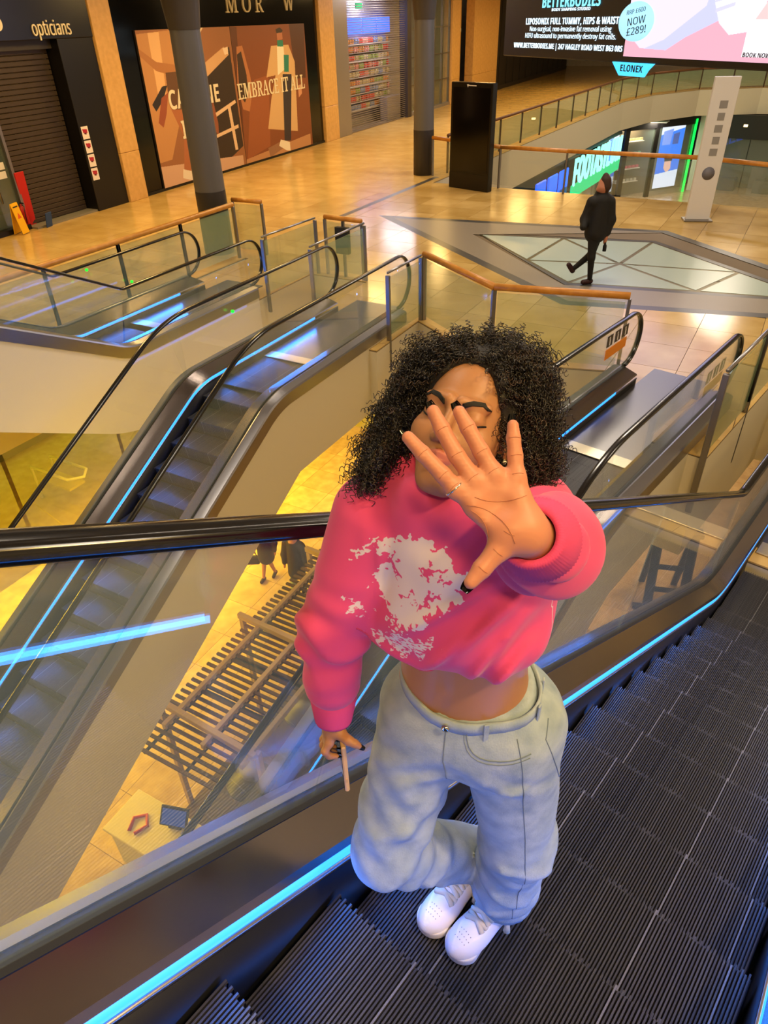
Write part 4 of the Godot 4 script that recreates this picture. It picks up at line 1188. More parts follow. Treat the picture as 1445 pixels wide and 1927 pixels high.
# returns [vertices, normals, indices]
func nets(f: Callable, lo: Vector3, hi: Vector3, h: float) -> Array:
	var nx := int(ceil((hi.x - lo.x) / h)) + 2
	var ny := int(ceil((hi.y - lo.y) / h)) + 2
	var nz := int(ceil((hi.z - lo.z) / h)) + 2
	var val := PackedFloat32Array()
	val.resize(nx * ny * nz)
	val.fill(1e9)
	var cell := PackedInt32Array()
	cell.resize(nx * ny * nz)
	cell.fill(-1)
	var V := PackedVector3Array()
	var idx := PackedInt32Array()
	var BL := 4
	var reach := h * BL * 0.5 * 1.75 * 1.35
	var active: Array = []
	for bz in range(0, nz - 1, BL):
		for by in range(0, ny - 1, BL):
			for bx in range(0, nx - 1, BL):
				var c := lo + Vector3(bx + BL * 0.5, by + BL * 0.5, bz + BL * 0.5) * h
				if absf(f.call(c)) < reach: active.append(Vector3i(bx, by, bz))
	var sxy := nx * ny
	for b in active:
		for k in range(b.z, mini(b.z + BL + 1, nz)):
			for j in range(b.y, mini(b.y + BL + 1, ny)):
				var o := k * sxy + j * nx
				for i in range(b.x, mini(b.x + BL + 1, nx)):
					if val[o + i] > 1e8: val[o + i] = f.call(lo + Vector3(i, j, k) * h)
	var off := [0, 1, nx, nx + 1, sxy, sxy + 1, sxy + nx, sxy + nx + 1]
	var E := [[0, 1], [2, 3], [4, 5], [6, 7], [0, 2], [1, 3], [4, 6], [5, 7], [0, 4], [1, 5], [2, 6], [3, 7]]
	for b in active:
		for k in range(b.z, mini(b.z + BL, nz - 1)):
			for j in range(b.y, mini(b.y + BL, ny - 1)):
				for i in range(b.x, mini(b.x + BL, nx - 1)):
					var o := k * sxy + j * nx + i
					var m := 0
					for q in 8:
						if val[o + off[q]] < 0.0: m |= 1 << q
					if m == 0 or m == 255: continue
					var s := Vector3.ZERO
					var n := 0
					for e in E:
						if ((m >> e[0]) & 1) != ((m >> e[1]) & 1):
							var d0: float = val[o + off[e[0]]]
							var d1: float = val[o + off[e[1]]]
							var t := d0 / (d0 - d1)
							var pa := Vector3(e[0] & 1, (e[0] >> 1) & 1, e[0] >> 2)
							var pb_ := Vector3(e[1] & 1, (e[1] >> 1) & 1, e[1] >> 2)
							s += pa.lerp(pb_, t)
							n += 1
					cell[o] = V.size()
					V.append(lo + (Vector3(i, j, k) + s / n) * h)
	var st := [1, nx, sxy]
	for b in active:
		for k in range(b.z, mini(b.z + BL, nz - 1)):
			for j in range(b.y, mini(b.y + BL, ny - 1)):
				for i in range(b.x, mini(b.x + BL, nx - 1)):
					var o := k * sxy + j * nx + i
					if cell[o] < 0: continue
					var inside := val[o] < 0.0
					for ax in 3:
						var v2: float = val[o + st[ax]]
						if (v2 < 0.0) == inside: continue
						var a1: int = st[(ax + 1) % 3]
						var a2: int = st[(ax + 2) % 3]
						if o - a1 - a2 < 0: continue
						var c0 := cell[o]; var c1 := cell[o - a1]; var c2 := cell[o - a1 - a2]; var c3 := cell[o - a2]
						if c1 < 0 or c2 < 0 or c3 < 0: continue
						if inside: idx.append_array([c0, c2, c1, c0, c3, c2])
						else: idx.append_array([c0, c1, c2, c0, c2, c3])
	var N := PackedVector3Array()
	N.resize(V.size())
	for t in range(0, idx.size(), 3):
		var fn := (V[idx[t + 2]] - V[idx[t]]).cross(V[idx[t + 1]] - V[idx[t]])
		for q in 3: N[idx[t + q]] += fn
	for q in N.size(): N[q] = N[q].normalized()
	return [V, N, idx]
func net_mesh(parts: Array, col = null, uvf = null) -> ArrayMesh:
	var V := PackedVector3Array()
	var N := PackedVector3Array()
	var I := PackedInt32Array()
	for p in parts:
		var b := V.size()
		V.append_array(p[0]); N.append_array(p[1])
		for q in p[2]: I.append(q + b)
	var A := []
	A.resize(Mesh.ARRAY_MAX)
	A[Mesh.ARRAY_VERTEX] = V
	A[Mesh.ARRAY_NORMAL] = N
	A[Mesh.ARRAY_INDEX] = I
	if col != null:
		var C := PackedColorArray()
		C.resize(V.size())
		for q in V.size(): C[q] = col.call(V[q])
		A[Mesh.ARRAY_COLOR] = C
	if uvf != null:
		var U := PackedVector2Array()
		U.resize(V.size())
		for q in V.size(): U[q] = uvf.call(V[q], N[q])
		A[Mesh.ARRAY_TEX_UV] = U
	var m := ArrayMesh.new()
	m.add_surface_from_arrays(Mesh.PRIMITIVE_TRIANGLES, A)
	return m
# walk a point onto the surface along dir
func onto(f: Callable, p: Vector3, dir: Vector3) -> Vector3:
	var at := p
	for i in 60:
		var d: float = f.call(at)
		if absf(d) < 0.0006: return at
		at += dir * clampf(d * 0.7, -0.02, 0.02)
		if at.distance_to(p) > 0.35: return p + dir * 0.12
	return at
func seam(called: String, f: Callable, pts: Array, dir: Vector3, r: float, m: Material, parent: Node, sub := 6):
	var l: Array = []
	for i in pts.size() - 1:
		for k in sub: l.append(onto(f, pts[i].lerp(pts[i + 1], float(k) / sub) - dir * 0.12, dir))
	l.append(onto(f, pts[pts.size() - 1] - dir * 0.12, dir))
	tubep(called, l, r, m, parent, 6)

class Curls:
	var V := PackedVector3Array()
	var N := PackedVector3Array()
	var I := PackedInt32Array()
	func add(pts: PackedVector3Array, r: float):
		var n := pts.size()
		var ref := Vector3(0.31, 0.87, 0.38)
		for i in n:
			var d := (pts[mini(i + 1, n - 1)] - pts[maxi(i - 1, 0)]).normalized()
			var x := ref.cross(d).normalized()
			var y := d.cross(x)
			ref = y
			var b := V.size()
			var q := [x, x * -0.5 + y * 0.866, x * -0.5 - y * 0.866]
			for k in 3:
				V.append(pts[i] + q[k] * r)
				N.append(q[k])
			if i > 0:
				for k in 3:
					var k2 := (k + 1) % 3
					I.append_array([b - 3 + k, b + k, b + k2, b - 3 + k, b + k2, b - 3 + k2])
	func mesh() -> ArrayMesh:
		var A := []
		A.resize(Mesh.ARRAY_MAX)
		A[Mesh.ARRAY_VERTEX] = V
		A[Mesh.ARRAY_NORMAL] = N
		A[Mesh.ARRAY_INDEX] = I
		var m := ArrayMesh.new()
		m.add_surface_from_arrays(Mesh.PRIMITIVE_TRIANGLES, A)
		return m

# ---------- the woman; frame: origin between her feet, x to the right as she is seen, z towards the viewer ----------
const HC := Vector3(-0.0626, 1.5264, -0.1015)
const HX := Vector3(0.8730, -0.0627, 0.4836)
const HY := Vector3(0.3124, 0.8334, -0.4559)
const HZ := Vector3(-0.3744, 0.5491, 0.7472)
const TOV := Vector3(0.0, 0.5817, 0.8134)      # from her raised hand towards the viewer
const TL := Vector3(0.906, 0, 0.423)           # her left
const TF := Vector3(-0.423, 0, 0.906)          # her front
func hl(x: float, y: float, z: float) -> Vector3: return HC + HX * x + HY * y + HZ * z
func head_sdf(p: Vector3) -> float:
	var w := p - HC
	var q := Vector3(w.dot(HX), w.dot(HY), w.dot(HZ))
	var d := ell(q, Vector3(0, 0.035, -0.02), Vector3(0.074, 0.092, 0.092))
	d = smin(d, ell(q, Vector3(0, -0.035, 0.022), Vector3(0.060, 0.072, 0.066)), 0.04)
	d = smin(d, cap(q, Vector3(-0.012, -0.092, 0.058), Vector3(0.012, -0.092, 0.058), 0.020, 0.020), 0.03)
	var s := Vector3(absf(q.x), q.y, q.z)
	d = smin(d, ell(s, Vector3(0.040, -0.020, 0.055), Vector3(0.026, 0.026, 0.022)), 0.02)          # cheeks
	d = smax(d, -ell(s, Vector3(0.034, 0.016, 0.104), Vector3(0.024, 0.014, 0.020)), 0.014)         # sockets
	d = smin(d, ell(s, Vector3(0.033, 0.013, 0.068), Vector3(0.0165, 0.0145, 0.0165)), 0.006)       # closed lids
	d = smin(d, cap(s, Vector3(0.010, 0.036, 0.084), Vector3(0.048, 0.036, 0.066), 0.009, 0.007), 0.014)  # brow ridge
	d = smin(d, cap(q, Vector3(0, 0.022, 0.084), Vector3(0, -0.020, 0.104), 0.007, 0.0105), 0.012)  # nose
	d = smin(d, ell(s, Vector3(0.012, -0.025, 0.092), Vector3(0.0085, 0.0075, 0.011)), 0.008)       # nostrils
	d = smin(d, cap(s, Vector3(0.0, -0.0475, 0.0915), Vector3(0.019, -0.0525, 0.081), 0.0062, 0.0035), 0.004)  # upper lip
	d = smin(d, cap(s, Vector3(0.0, -0.0605, 0.0900), Vector3(0.016, -0.0575, 0.081), 0.0070, 0.0040), 0.004)  # lower lip
	var e := ell(s, Vector3(0.076, -0.004, -0.012), Vector3(0.010, 0.031, 0.019))                   # ears
	e = smax(e, -ell(s, Vector3(0.084, 0.002, -0.006), Vector3(0.007, 0.016, 0.009)), 0.004)
	d = smin(d, e, 0.006)
	d = smin(d, cap(p, hl(0, -0.06, -0.02), Vector3(-0.075, 1.36, -0.115), 0.052, 0.058), 0.03)     # neck
	return d
const FINGERS := [
	[Vector3(-0.1183, 1.6611, 0.2755), Vector3(-0.1320, 1.6760, 0.2690), Vector3(-0.1533, 1.6948, 0.2540), Vector3(-0.1683, 1.7083, 0.2418)],
	[Vector3(-0.0979, 1.6685, 0.2702), Vector3(-0.1171, 1.6924, 0.2551), Vector3(-0.1312, 1.7148, 0.2381), Vector3(-0.1403, 1.7305, 0.2259)],
	[Vector3(-0.0764, 1.6736, 0.2666), Vector3(-0.0900, 1.6941, 0.2530), Vector3(-0.1035, 1.7155, 0.2376), Vector3(-0.1122, 1.7293, 0.2268)],
	[Vector3(-0.0524, 1.6697, 0.2694), Vector3(-0.0533, 1.6894, 0.2560), Vector3(-0.0545, 1.7048, 0.2450), Vector3(-0.0546, 1.7161, 0.2362)]]
const FR := [[0.0098, 0.0092, 0.0086, 0.0072], [0.0100, 0.0094, 0.0088, 0.0074], [0.0098, 0.0091, 0.0085, 0.0072], [0.0090, 0.0083, 0.0077, 0.0064]]
const THUMB := [Vector3(-0.0640, 1.6250, 0.3020), Vector3(-0.0772, 1.6065, 0.3170), Vector3(-0.0935, 1.5925, 0.3280), Vector3(-0.1060, 1.5815, 0.3370)]
const WRIST := Vector3(-0.0430, 1.6165, 0.3000)
const CUFF := Vector3(-0.030, 1.600, 0.283)
const ELBOW := Vector3(0.034, 1.460, 0.128)
const SHL := Vector3(0.062, 1.358, -0.080)
const SHR := Vector3(-0.215, 1.340, -0.130)
const ELR := Vector3(-0.305, 1.095, -0.085)
const WRR := Vector3(-0.316, 0.887, -0.020)
func hand_sdf(p: Vector3) -> float:
	var d := 1e9
	for i in 4:
		var c: Array = FINGERS[i]
		var r: Array = FR[i]
		var g := smin(cap(p, c[0], c[1], r[0], r[1]), cap(p, c[1], c[2], r[1], r[2]), 0.003)
		g = smin(g, cap(p, c[2], c[3], r[2], r[3]), 0.003)
		g += 0.0011 * exp(-pow(p.distance_to(c[1] + TOV * r[1]) / 0.004, 2.0)) + 0.0009 * exp(-pow(p.distance_to(c[2] + TOV * r[2]) / 0.004, 2.0))
		d = smin(d, g, 0.0025)
	var palm := 1e9
	for i in 4:
		palm = smin(palm, cap(p, FINGERS[i][0], WRIST.lerp(FINGERS[i][0], 0.28), 0.0098, 0.0125), 0.014)
	palm = smin(palm, cap(p, Vector3(-0.0965, 1.6440, 0.2870), Vector3(-0.0680, 1.6250, 0.3010), 0.0125, 0.0150), 0.014)
	palm = smin(palm, cap(p, Vector3(-0.0520, 1.6500, 0.2840), Vector3(-0.0470, 1.6280, 0.2950), 0.0115, 0.0140), 0.014)
	# the hollow of the palm
	palm = smax(palm, 0.022 - p.distance_to(Vector3(-0.0790, 1.6435, 0.2890) + TOV * 0.0305), 0.012)
	d = smin(d, palm, 0.008)
	var t := smin(cap(p, THUMB[0], THUMB[1], 0.0175, 0.0120), cap(p, THUMB[1], THUMB[2], 0.0120, 0.0105), 0.004)
	t = smin(t, cap(p, THUMB[2], THUMB[3], 0.0105, 0.0078), 0.003)
	d = smin(d, t, 0.012)
	d = smin(d, cap(p, WRIST, CUFF.lerp(ELBOW, 0.3), 0.0255, 0.034), 0.02)
	return d
const RF := [
	[Vector3(-0.326, 0.856, 0.004), Vector3(-0.336, 0.841, 0.014), Vector3(-0.328, 0.822, 0.012), Vector3(-0.314, 0.815, 0.008)],
	[Vector3(-0.330, 0.852, -0.012), Vector3(-0.341, 0.834, -0.006), Vector3(-0.333, 0.811, -0.008), Vector3(-0.318, 0.804, -0.010)],
	[Vector3(-0.330, 0.850, -0.028), Vector3(-0.342, 0.830, -0.024), Vector3(-0.335, 0.805, -0.026), Vector3(-0.320, 0.798, -0.027)],
	[Vector3(-0.326, 0.850, -0.043), Vector3(-0.337, 0.830, -0.043), Vector3(-0.332, 0.808, -0.044), Vector3(-0.320, 0.802, -0.044)]]
const RT := [Vector3(-0.304, 0.876, -0.004), Vector3(-0.286, 0.876, 0.014), Vector3(-0.272, 0.872, 0.020), Vector3(-0.263, 0.866, 0.022)]
func rhand_sdf(p: Vector3) -> float:
	var d := 1e9
	for c in RF:
		var g := smin(cap(p, c[0], c[1], 0.0088, 0.0082), cap(p, c[1], c[2], 0.0082, 0.0074), 0.003)
		d = smin(d, smin(g, cap(p, c[2], c[3], 0.0074, 0.0062), 0.003), 0.0022)
	var palm := 1e9
	for c in RF: palm = smin(palm, cap(p, c[0], WRR.lerp(c[0], 0.25), 0.0098, 0.013), 0.014)
	d = smin(d, palm, 0.006)
	var t := smin(cap(p, RT[0], RT[1], 0.0135, 0.0105), cap(p, RT[1], RT[2], 0.0105, 0.0090), 0.004)
	d = smin(d, smin(t, cap(p, RT[2], RT[3], 0.0090, 0.0066), 0.003), 0.008)
	return smin(d, cap(p, WRR + Vector3(0, -0.004, 0), WRR.lerp(ELR, 0.3), 0.0225, 0.029), 0.014)
func trunk_sdf(p: Vector3) -> float:
	var w := p - Vector3(-0.045, 1.0, -0.065)
	var q := Vector3(w.dot(TL), w.y, w.dot(TF))
	var d := ell(q, Vector3(0.0, 0.06, -0.003), Vector3(0.127, 0.20, 0.092))
	d = smin(d, ell(q, Vector3(0.0, -0.09, -0.008), Vector3(0.142, 0.14, 0.103)), 0.05)
	d = smin(d, ell(q, Vector3(0.0, 0.24, -0.01), Vector3(0.14, 0.16, 0.095)), 0.08)
	d = smax(d, 0.006 - q.distance_to(Vector3(-0.012, 0.025, 0.094)), 0.010)
	d += 0.0022 * exp(-pow((q.x + 0.012) / 0.014, 2.0)) * smoothstep(0.02, 0.07, q.z)
	d = smin(d, cap(p, Vector3(-0.075, 1.30, -0.115), Vector3(-0.07, 1.42, -0.11), 0.075, 0.05), 0.04)
	return d
# ---- clothes ----
var hood_noise := FastNoiseLite.new()
const FOLDS := [[Vector2(0.13, 0.07), Vector2(-0.03, -0.13), 0.013, 0.013], [Vector2(0.14, 0.02), Vector2(0.05, -0.15), 0.014, 0.014], [Vector2(0.10, 0.10), Vector2(-0.08, -0.06), 0.008, 0.012],
	[Vector2(0.15, -0.05), Vector2(0.09, -0.16), 0.012, 0.012], [Vector2(-0.15, 0.13), Vector2(-0.165, -0.10), 0.010, 0.012], [Vector2(-0.12, 0.12), Vector2(-0.13, -0.02), 0.006, 0.010],
	[Vector2(0.08, 0.03), Vector2(0.0, -0.12), -0.009, 0.009], [Vector2(0.11, -0.03), Vector2(0.075, -0.14), -0.009, 0.008], [Vector2(-0.17, -0.10), Vector2(-0.02, -0.135), 0.010, 0.016]]
func hoodie_sdf(p: Vector3) -> float:
	var w := p - Vector3(-0.055, 1.23, -0.080)
	var q := Vector3(w.dot(TL), w.y, w.dot(TF))
	var d := ell(q, Vector3(0, 0.02, 0.0), Vector3(0.176, 0.195, 0.118))
	d = smin(d, ell(q, Vector3(-0.015, -0.085, 0.018), Vector3(0.180, 0.105, 0.120)), 0.06)           # bloused above the hem
	d = smin(d, cap(p, SHR + Vector3(0.03, 0.015, 0.0), SHL + Vector3(-0.03, 0.015, 0), 0.068, 0.068), 0.07)
	# folds running down from her left armpit, and soft lumps
	var along := q.x * 0.62 - q.y * 0.78
	var m := clampf((q.z + 0.02) / 0.08, 0.0, 1.0)
	d += m * (0.0065 * sin(along * 62.0 + 1.2 + q.y * 9.0) * clampf(0.5 + q.x * 4.0, 0.15, 1.0))
	d += 0.006 * hood_noise.get_noise_3d(p.x * 60.0, p.y * 45.0, p.z * 60.0)
	if q.z > -0.03:
		var pq := Vector2(q.x, q.y)
		for f in FOLDS:
			var ab: Vector2 = f[1] - f[0]
			var t := clampf((pq - f[0]).dot(ab) / ab.length_squared(), 0.0, 1.0)
			var dd: float = pq.distance_to(f[0] + ab * t) / f[3]
			if dd < 2.5: d -= m * 1.5 * f[2] * exp(-dd * dd) * (0.35 + 0.65 * sin(t * PI))
	# right sleeve (hangs), left sleeve (reaches to the viewer)
	var a := smin(cap(p, SHR, ELR, 0.078, 0.066), cap(p, ELR, WRR.lerp(ELR, 0.46), 0.066, 0.050), 0.04)
	var tr := clampf((1.30 - p.y) / 0.4, 0.0, 1.0)
	a += 0.0055 * sin(p.y * 80.0 + p.x * 45.0 + 2.0 * sin(p.z * 40.0)) * exp(-pow((p.y - 1.09) / 0.10, 2.0)) + 0.003 * sin(p.y * 120.0) * tr
	a = smin(a, cap(p, ELR.lerp(WRR, 0.45) + Vector3(-0.004, 0, 0.012), ELR.lerp(WRR, 0.52) + Vector3(-0.002, 0, 0.012), 0.056, 0.052), 0.02)
	d = smin(d, a, 0.022)
	var b := smin(cap(p, SHL, ELBOW, 0.078, 0.062), cap(p, ELBOW, CUFF.lerp(ELBOW, 0.58), 0.062, 0.056), 0.05)
	var tb := clampf((p - SHL).dot(CUFF - SHL) / (CUFF - SHL).length_squared(), 0.0, 1.0)
	b += 0.006 * sin(tb * 26.0 + p.x * 50.0 + 1.5 * sin(p.z * 30.0)) * smoothstep(0.05, 0.4, tb)
	d = smin(d, b, 0.045)
	# hood collar round the neck
	var c := p - Vector3(-0.076, 1.418, -0.108)
	var cy := c.y - c.z * 0.45 * -1.0 * 0.3
	var rad := Vector2(c.dot(TL), c.dot(TF)).length()
	d = smin(d, Vector2(rad - 0.080, cy * 0.8).length() - 0.034 + 0.004 * sin(atan2(c.z, c.x) * 7.0), 0.025)
	d = smax(d, -(cap(p, Vector3(-0.072, 1.30, -0.105), Vector3(-0.072, 1.6, -0.10), 0.054, 0.054)), 0.01)
	# hem, hollow cuffs
	var hem := 1.022 + 0.55 * maxf(q.z, 0.0)
	d = smax(d, hem - p.y - 0.25 * maxf(0.0, -0.3 - p.x + 0.08) * 30.0, 0.018) if p.x > -0.245 else d
	return d
const JFOLDS := [[Vector3(-0.02, 0.79, 0.09), Vector3(-0.17, 0.77, 0.06), 0.010, 0.016], [Vector3(-0.03, 0.74, 0.09), Vector3(-0.18, 0.70, 0.07), 0.010, 0.016], [Vector3(0.0, 0.77, 0.09), Vector3(0.10, 0.80, 0.10), 0.009, 0.016],
	[Vector3(-0.10, 0.66, 0.09), Vector3(-0.24, 0.60, 0.07), 0.007, 0.016], [Vector3(0.04, 0.48, 0.10), Vector3(0.16, 0.45, 0.08), 0.009, 0.016], [Vector3(0.03, 0.42, 0.09), Vector3(0.15, 0.38, 0.08), -0.008, 0.014],
	[Vector3(0.02, 0.30, 0.06), Vector3(0.13, 0.24, 0.06), 0.011, 0.018], [Vector3(0.03, 0.18, 0.05), Vector3(0.15, 0.20, 0.02), 0.012, 0.018], [Vector3(0.02, 0.12, 0.05), Vector3(0.14, 0.11, 0.03), 0.010, 0.014],
	[Vector3(-0.17, 0.40, 0.08), Vector3(-0.06, 0.30, 0.06), 0.010, 0.016], [Vector3(-0.10, 0.27, 0.03), Vector3(-0.02, 0.22, 0.0), 0.010, 0.016]]
func jeans_sdf(p: Vector3) -> float:
	var w := p - Vector3(-0.03, 0.88, -0.065)
	var q := Vector3(w.dot(TL), w.y, w.dot(TF))
	var d := ell(q, Vector3(0, -0.035, -0.012), Vector3(0.185, 0.140, 0.145))
	d = smin(d, ell(q, Vector3(0.075, -0.06, -0.085), Vector3(0.105, 0.11, 0.085)), 0.05)
	d = smin(d, ell(q, Vector3(-0.075, -0.06, -0.085), Vector3(0.10, 0.11, 0.08)), 0.05)
	d = smin(d, ell(q, Vector3(0, 0.09, 0.0), Vector3(0.132, 0.12, 0.097)), 0.04)
	var HR := Vector3(-0.115, 0.84, -0.085)
	var KR := Vector3(-0.215, 0.475, 0.025)
	var AR := Vector3(0.022, 0.140, -0.135)
	var HL := Vector3(0.058, 0.84, -0.035)
	var KL := Vector3(0.098, 0.46, 0.005)
	var AL := Vector3(0.098, 0.095, -0.048)
	var r := smin(cap(p, HR, KR, 0.104, 0.080), cap(p, KR, AR, 0.080, 0.076), 0.03)
	var l := smin(cap(p, HL, KL, 0.112, 0.084), cap(p, KL, AL, 0.084, 0.084), 0.04)
	# creases behind the bent knee, bunching at the hems, pull lines at the crotch
	var tk := p.distance_to(KR)
	r += 0.006 * sin((p - KR).dot((AR - KR).normalized()) * 70.0) * exp(-pow((tk - 0.14) / 0.10, 2.0))
	r += 0.0035 * sin(p.y * 55.0 + p.x * 60.0) * exp(-pow((p.y - 0.62) / 0.16, 2.0))
	l += 0.007 * sin(p.y * 58.0 + p.z * 25.0) * exp(-pow((p.y - 0.20) / 0.13, 2.0))
	l += 0.004 * sin(p.y * 40.0 - p.x * 50.0) * exp(-pow((p.y - 0.45) / 0.10, 2.0))
	var legs := smin(r, l, 0.008)
	d = smin(d, legs, 0.045)
	d += 0.005 * hood_noise.get_noise_3d(p.x * 55.0, p.y * 40.0, p.z * 55.0)
	for f in JFOLDS:
		var ab: Vector3 = f[1] - f[0]
		var t := clampf((p - f[0]).dot(ab) / ab.length_squared(), 0.0, 1.0)
		var dd: float = p.distance_to(f[0] + ab * t) / f[3]
		if dd < 2.4: d -= f[2] * exp(-dd * dd)
	d += 0.003 * sin((q.y + absf(q.x) * 0.6) * 90.0) * exp(-pow((q.y + 0.09) / 0.05, 2.0)) * clampf(q.z * 12.0, 0.0, 1.0)
	# waist opening and hems
	d = smax(d, p.y - (0.985 - 0.28 * maxf(q.z, -0.05) + 0.02 * absf(q.x)), 0.006)
	d = smax(d, 0.078 - p.y + (0.030 if p.x < 0.03 and p.z < -0.02 else 0.0), 0.006)
	return d
func shoe(called: String, toe: Vector3, dir: Vector3, parent: Node):
	var n := Node3D.new()
	n.name = called
	parent.add_child(n, true)
	var x := Vector3.UP.cross(dir).normalized()
	n.transform = Transform3D(Basis(x, Vector3.UP, dir), toe - dir * 0.272)   # z runs from heel to toe
	var wht := mat(Color(0.90, 0.90, 0.91), 0.45)
	var sole := func(p: Vector3) -> float:
		var q := Vector3(p.x, 0, p.z)
		var t := clampf((p.z - 0.045) / 0.18, 0.0, 1.0)
		var o := Vector2(q.x, p.z - clampf(p.z, 0.045, 0.222)).length() - lerpf(0.039, 0.050, t) + 0.010 * sin(t * PI)
		return smax(o, absf(p.y - 0.017) - 0.016, 0.008)
	var upper := func(p: Vector3) -> float:
		var d := ell(p, Vector3(0, 0.028, 0.205), Vector3(0.046, 0.044, 0.068))
		d = smin(d, ell(p, Vector3(0, 0.040, 0.13), Vector3(0.040, 0.055, 0.085)), 0.03)
		d = smin(d, ell(p, Vector3(0, 0.045, 0.050), Vector3(0.037, 0.065, 0.050)), 0.03)
		d = smin(d, cap(p, Vector3(0, 0.06, 0.06), Vector3(0, 0.105, 0.052), 0.036, 0.036), 0.02)
		# stitched overlay round the toe cap
		d -= 0.0016 * (1.0 if absf(p.x) > 0.030 - maxf(0.0, (p.z - 0.20)) * 0.45 or p.z < 0.15 else 0.0)
		return smax(d, 0.026 - p.y, 0.004)
	put("sole", net_mesh([nets(sole, Vector3(-0.06, -0.006, -0.01), Vector3(0.06, 0.045, 0.29), 0.004)]), mat(Color(0.86, 0.86, 0.86), 0.55), n)
	put("upper", net_mesh([nets(upper, Vector3(-0.055, 0.018, -0.01), Vector3(0.055, 0.15, 0.285), 0.0035)]), wht, n)
	var rope := noisy(mat(Color.WHITE, 0.8), Color(0.72, 0.68, 0.58), Color(0.88, 0.85, 0.76), 0.2, 20.0, 55)
	for i in 5:
		var z := 0.185 - i * 0.024
		var y := 0.080 + i * 0.0090
		for s in [-1, 1]:
			var l: Array = []
			for k in 9:
				var t := k / 8.0
				l.append(Vector3(s * lerpf(-0.030, 0.030, t), y + 0.014 * sin(t * PI) - 0.004, z - 0.018 * t))
			tubep("lace", l, 0.0078, rope, n, 7)
	for s in [-1, 1]:
		tubep("lace_end", [Vector3(s * 0.01, 0.108, 0.10), Vector3(s * 0.045, 0.10, 0.11), Vector3(s * 0.058, 0.07, 0.115), Vector3(s * 0.06, 0.045, 0.118)], [0.007, 0.0075, 0.007, 0.0105], rope, n, 7)
	var hs := mb()
	for i in 3:
		for k in range(-2, 3):
			var c := onto(upper, Vector3(k * 0.0085 + (0.004 if i % 2 else 0.0), 0.12, 0.212 + i * 0.012 + 0.002), Vector3(0, -1, 0))
			box(hs, c, Vector3(0.0018, 0.0012, 0.0018))
	build("perforation", hs, mat(Color(0.35, 0.35, 0.36), 0.7), n)
func print_image() -> ImageTexture:
	# soft white brush print on pink: a blotchy head shape with dark gaps and a torn lower edge
	var N := 512
	var img := Image.create(N, N, false, Image.FORMAT_RGB8)
	var pink := Color8(206, 66, 122)
	var wh := Color8(206, 196, 204)
	var nz := FastNoiseLite.new()
	nz.seed = 12
	nz.frequency = 0.025
	nz.fractal_octaves = 3
	var polys := [
		PackedVector2Array([Vector2(150, 130), Vector2(220, 70), Vector2(300, 62), Vector2(372, 92), Vector2(400, 130), Vector2(440, 128), Vector2(402, 170), Vector2(392, 215), Vector2(350, 250), Vector2(322, 262), Vector2(318, 300), Vector2(290, 335), Vector2(262, 330), Vector2(240, 360), Vector2(226, 320), Vector2(206, 352), Vector2(190, 300), Vector2(160, 270), Vector2(140, 220), Vector2(165, 180), Vector2(200, 150)]),
		PackedVector2Array([Vector2(128, 420), Vector2(200, 395), Vector2(250, 360), Vector2(290, 370), Vector2(330, 340), Vector2(352, 352), Vector2(318, 400), Vector2(330, 430), Vector2(270, 420), Vector2(252, 452), Vector2(205, 430), Vector2(160, 448)]),
		PackedVector2Array([Vector2(96, 150), Vector2(150, 100), Vector2(170, 96), Vector2(120, 142), Vector2(104, 168)]),
		PackedVector2Array([Vector2(80, 290), Vector2(118, 318), Vector2(140, 360), Vector2(104, 340)]),
		PackedVector2Array([Vector2(200, 370), Vector2(232, 360), Vector2(238, 384), Vector2(204, 388)])]
	var cuts := [
		PackedVector2Array([Vector2(290, 140), Vector2(345, 120), Vector2(356, 138), Vector2(318, 150), Vector2(296, 168)]),
		PackedVector2Array([Vector2(330, 200), Vector2(352, 190), Vector2(322, 240), Vector2(280, 268), Vector2(290, 232)]),
		PackedVector2Array([Vector2(232, 262), Vector2(258, 226), Vector2(262, 234), Vector2(238, 272)]),
		PackedVector2Array([Vector2(150, 150), Vector2(214, 128), Vector2(212, 190), Vector2(222, 216), Vector2(204, 206), Vector2(192, 176)]),
		PackedVector2Array([Vector2(348, 150), Vector2(372, 145), Vector2(362, 168), Vector2(344, 170)])]
	for y in N:
		for x in N:
			var w := Vector2(x + nz.get_noise_2d(x * 1.1, y * 1.1) * 30.0, y + nz.get_noise_2d(x * 1.1 + 900.0, y * 1.1) * 30.0)
			var on := false
			if w.x > 70 and w.x < 450 and w.y > 50 and w.y < 465:
				for p in polys:
					if Geometry2D.is_point_in_polygon(w, p): on = true; break
				if on:
					for p in cuts:
						if Geometry2D.is_point_in_polygon(w, p): on = false; break
				if on and w.y > 330 and nz.get_noise_2d(x * 1.6, y * 4.5) > 0.16: on = false
			img.set_pixel(x, y, wh if on else pink)
	img.generate_mipmaps()
	return ImageTexture.create_from_image(img)
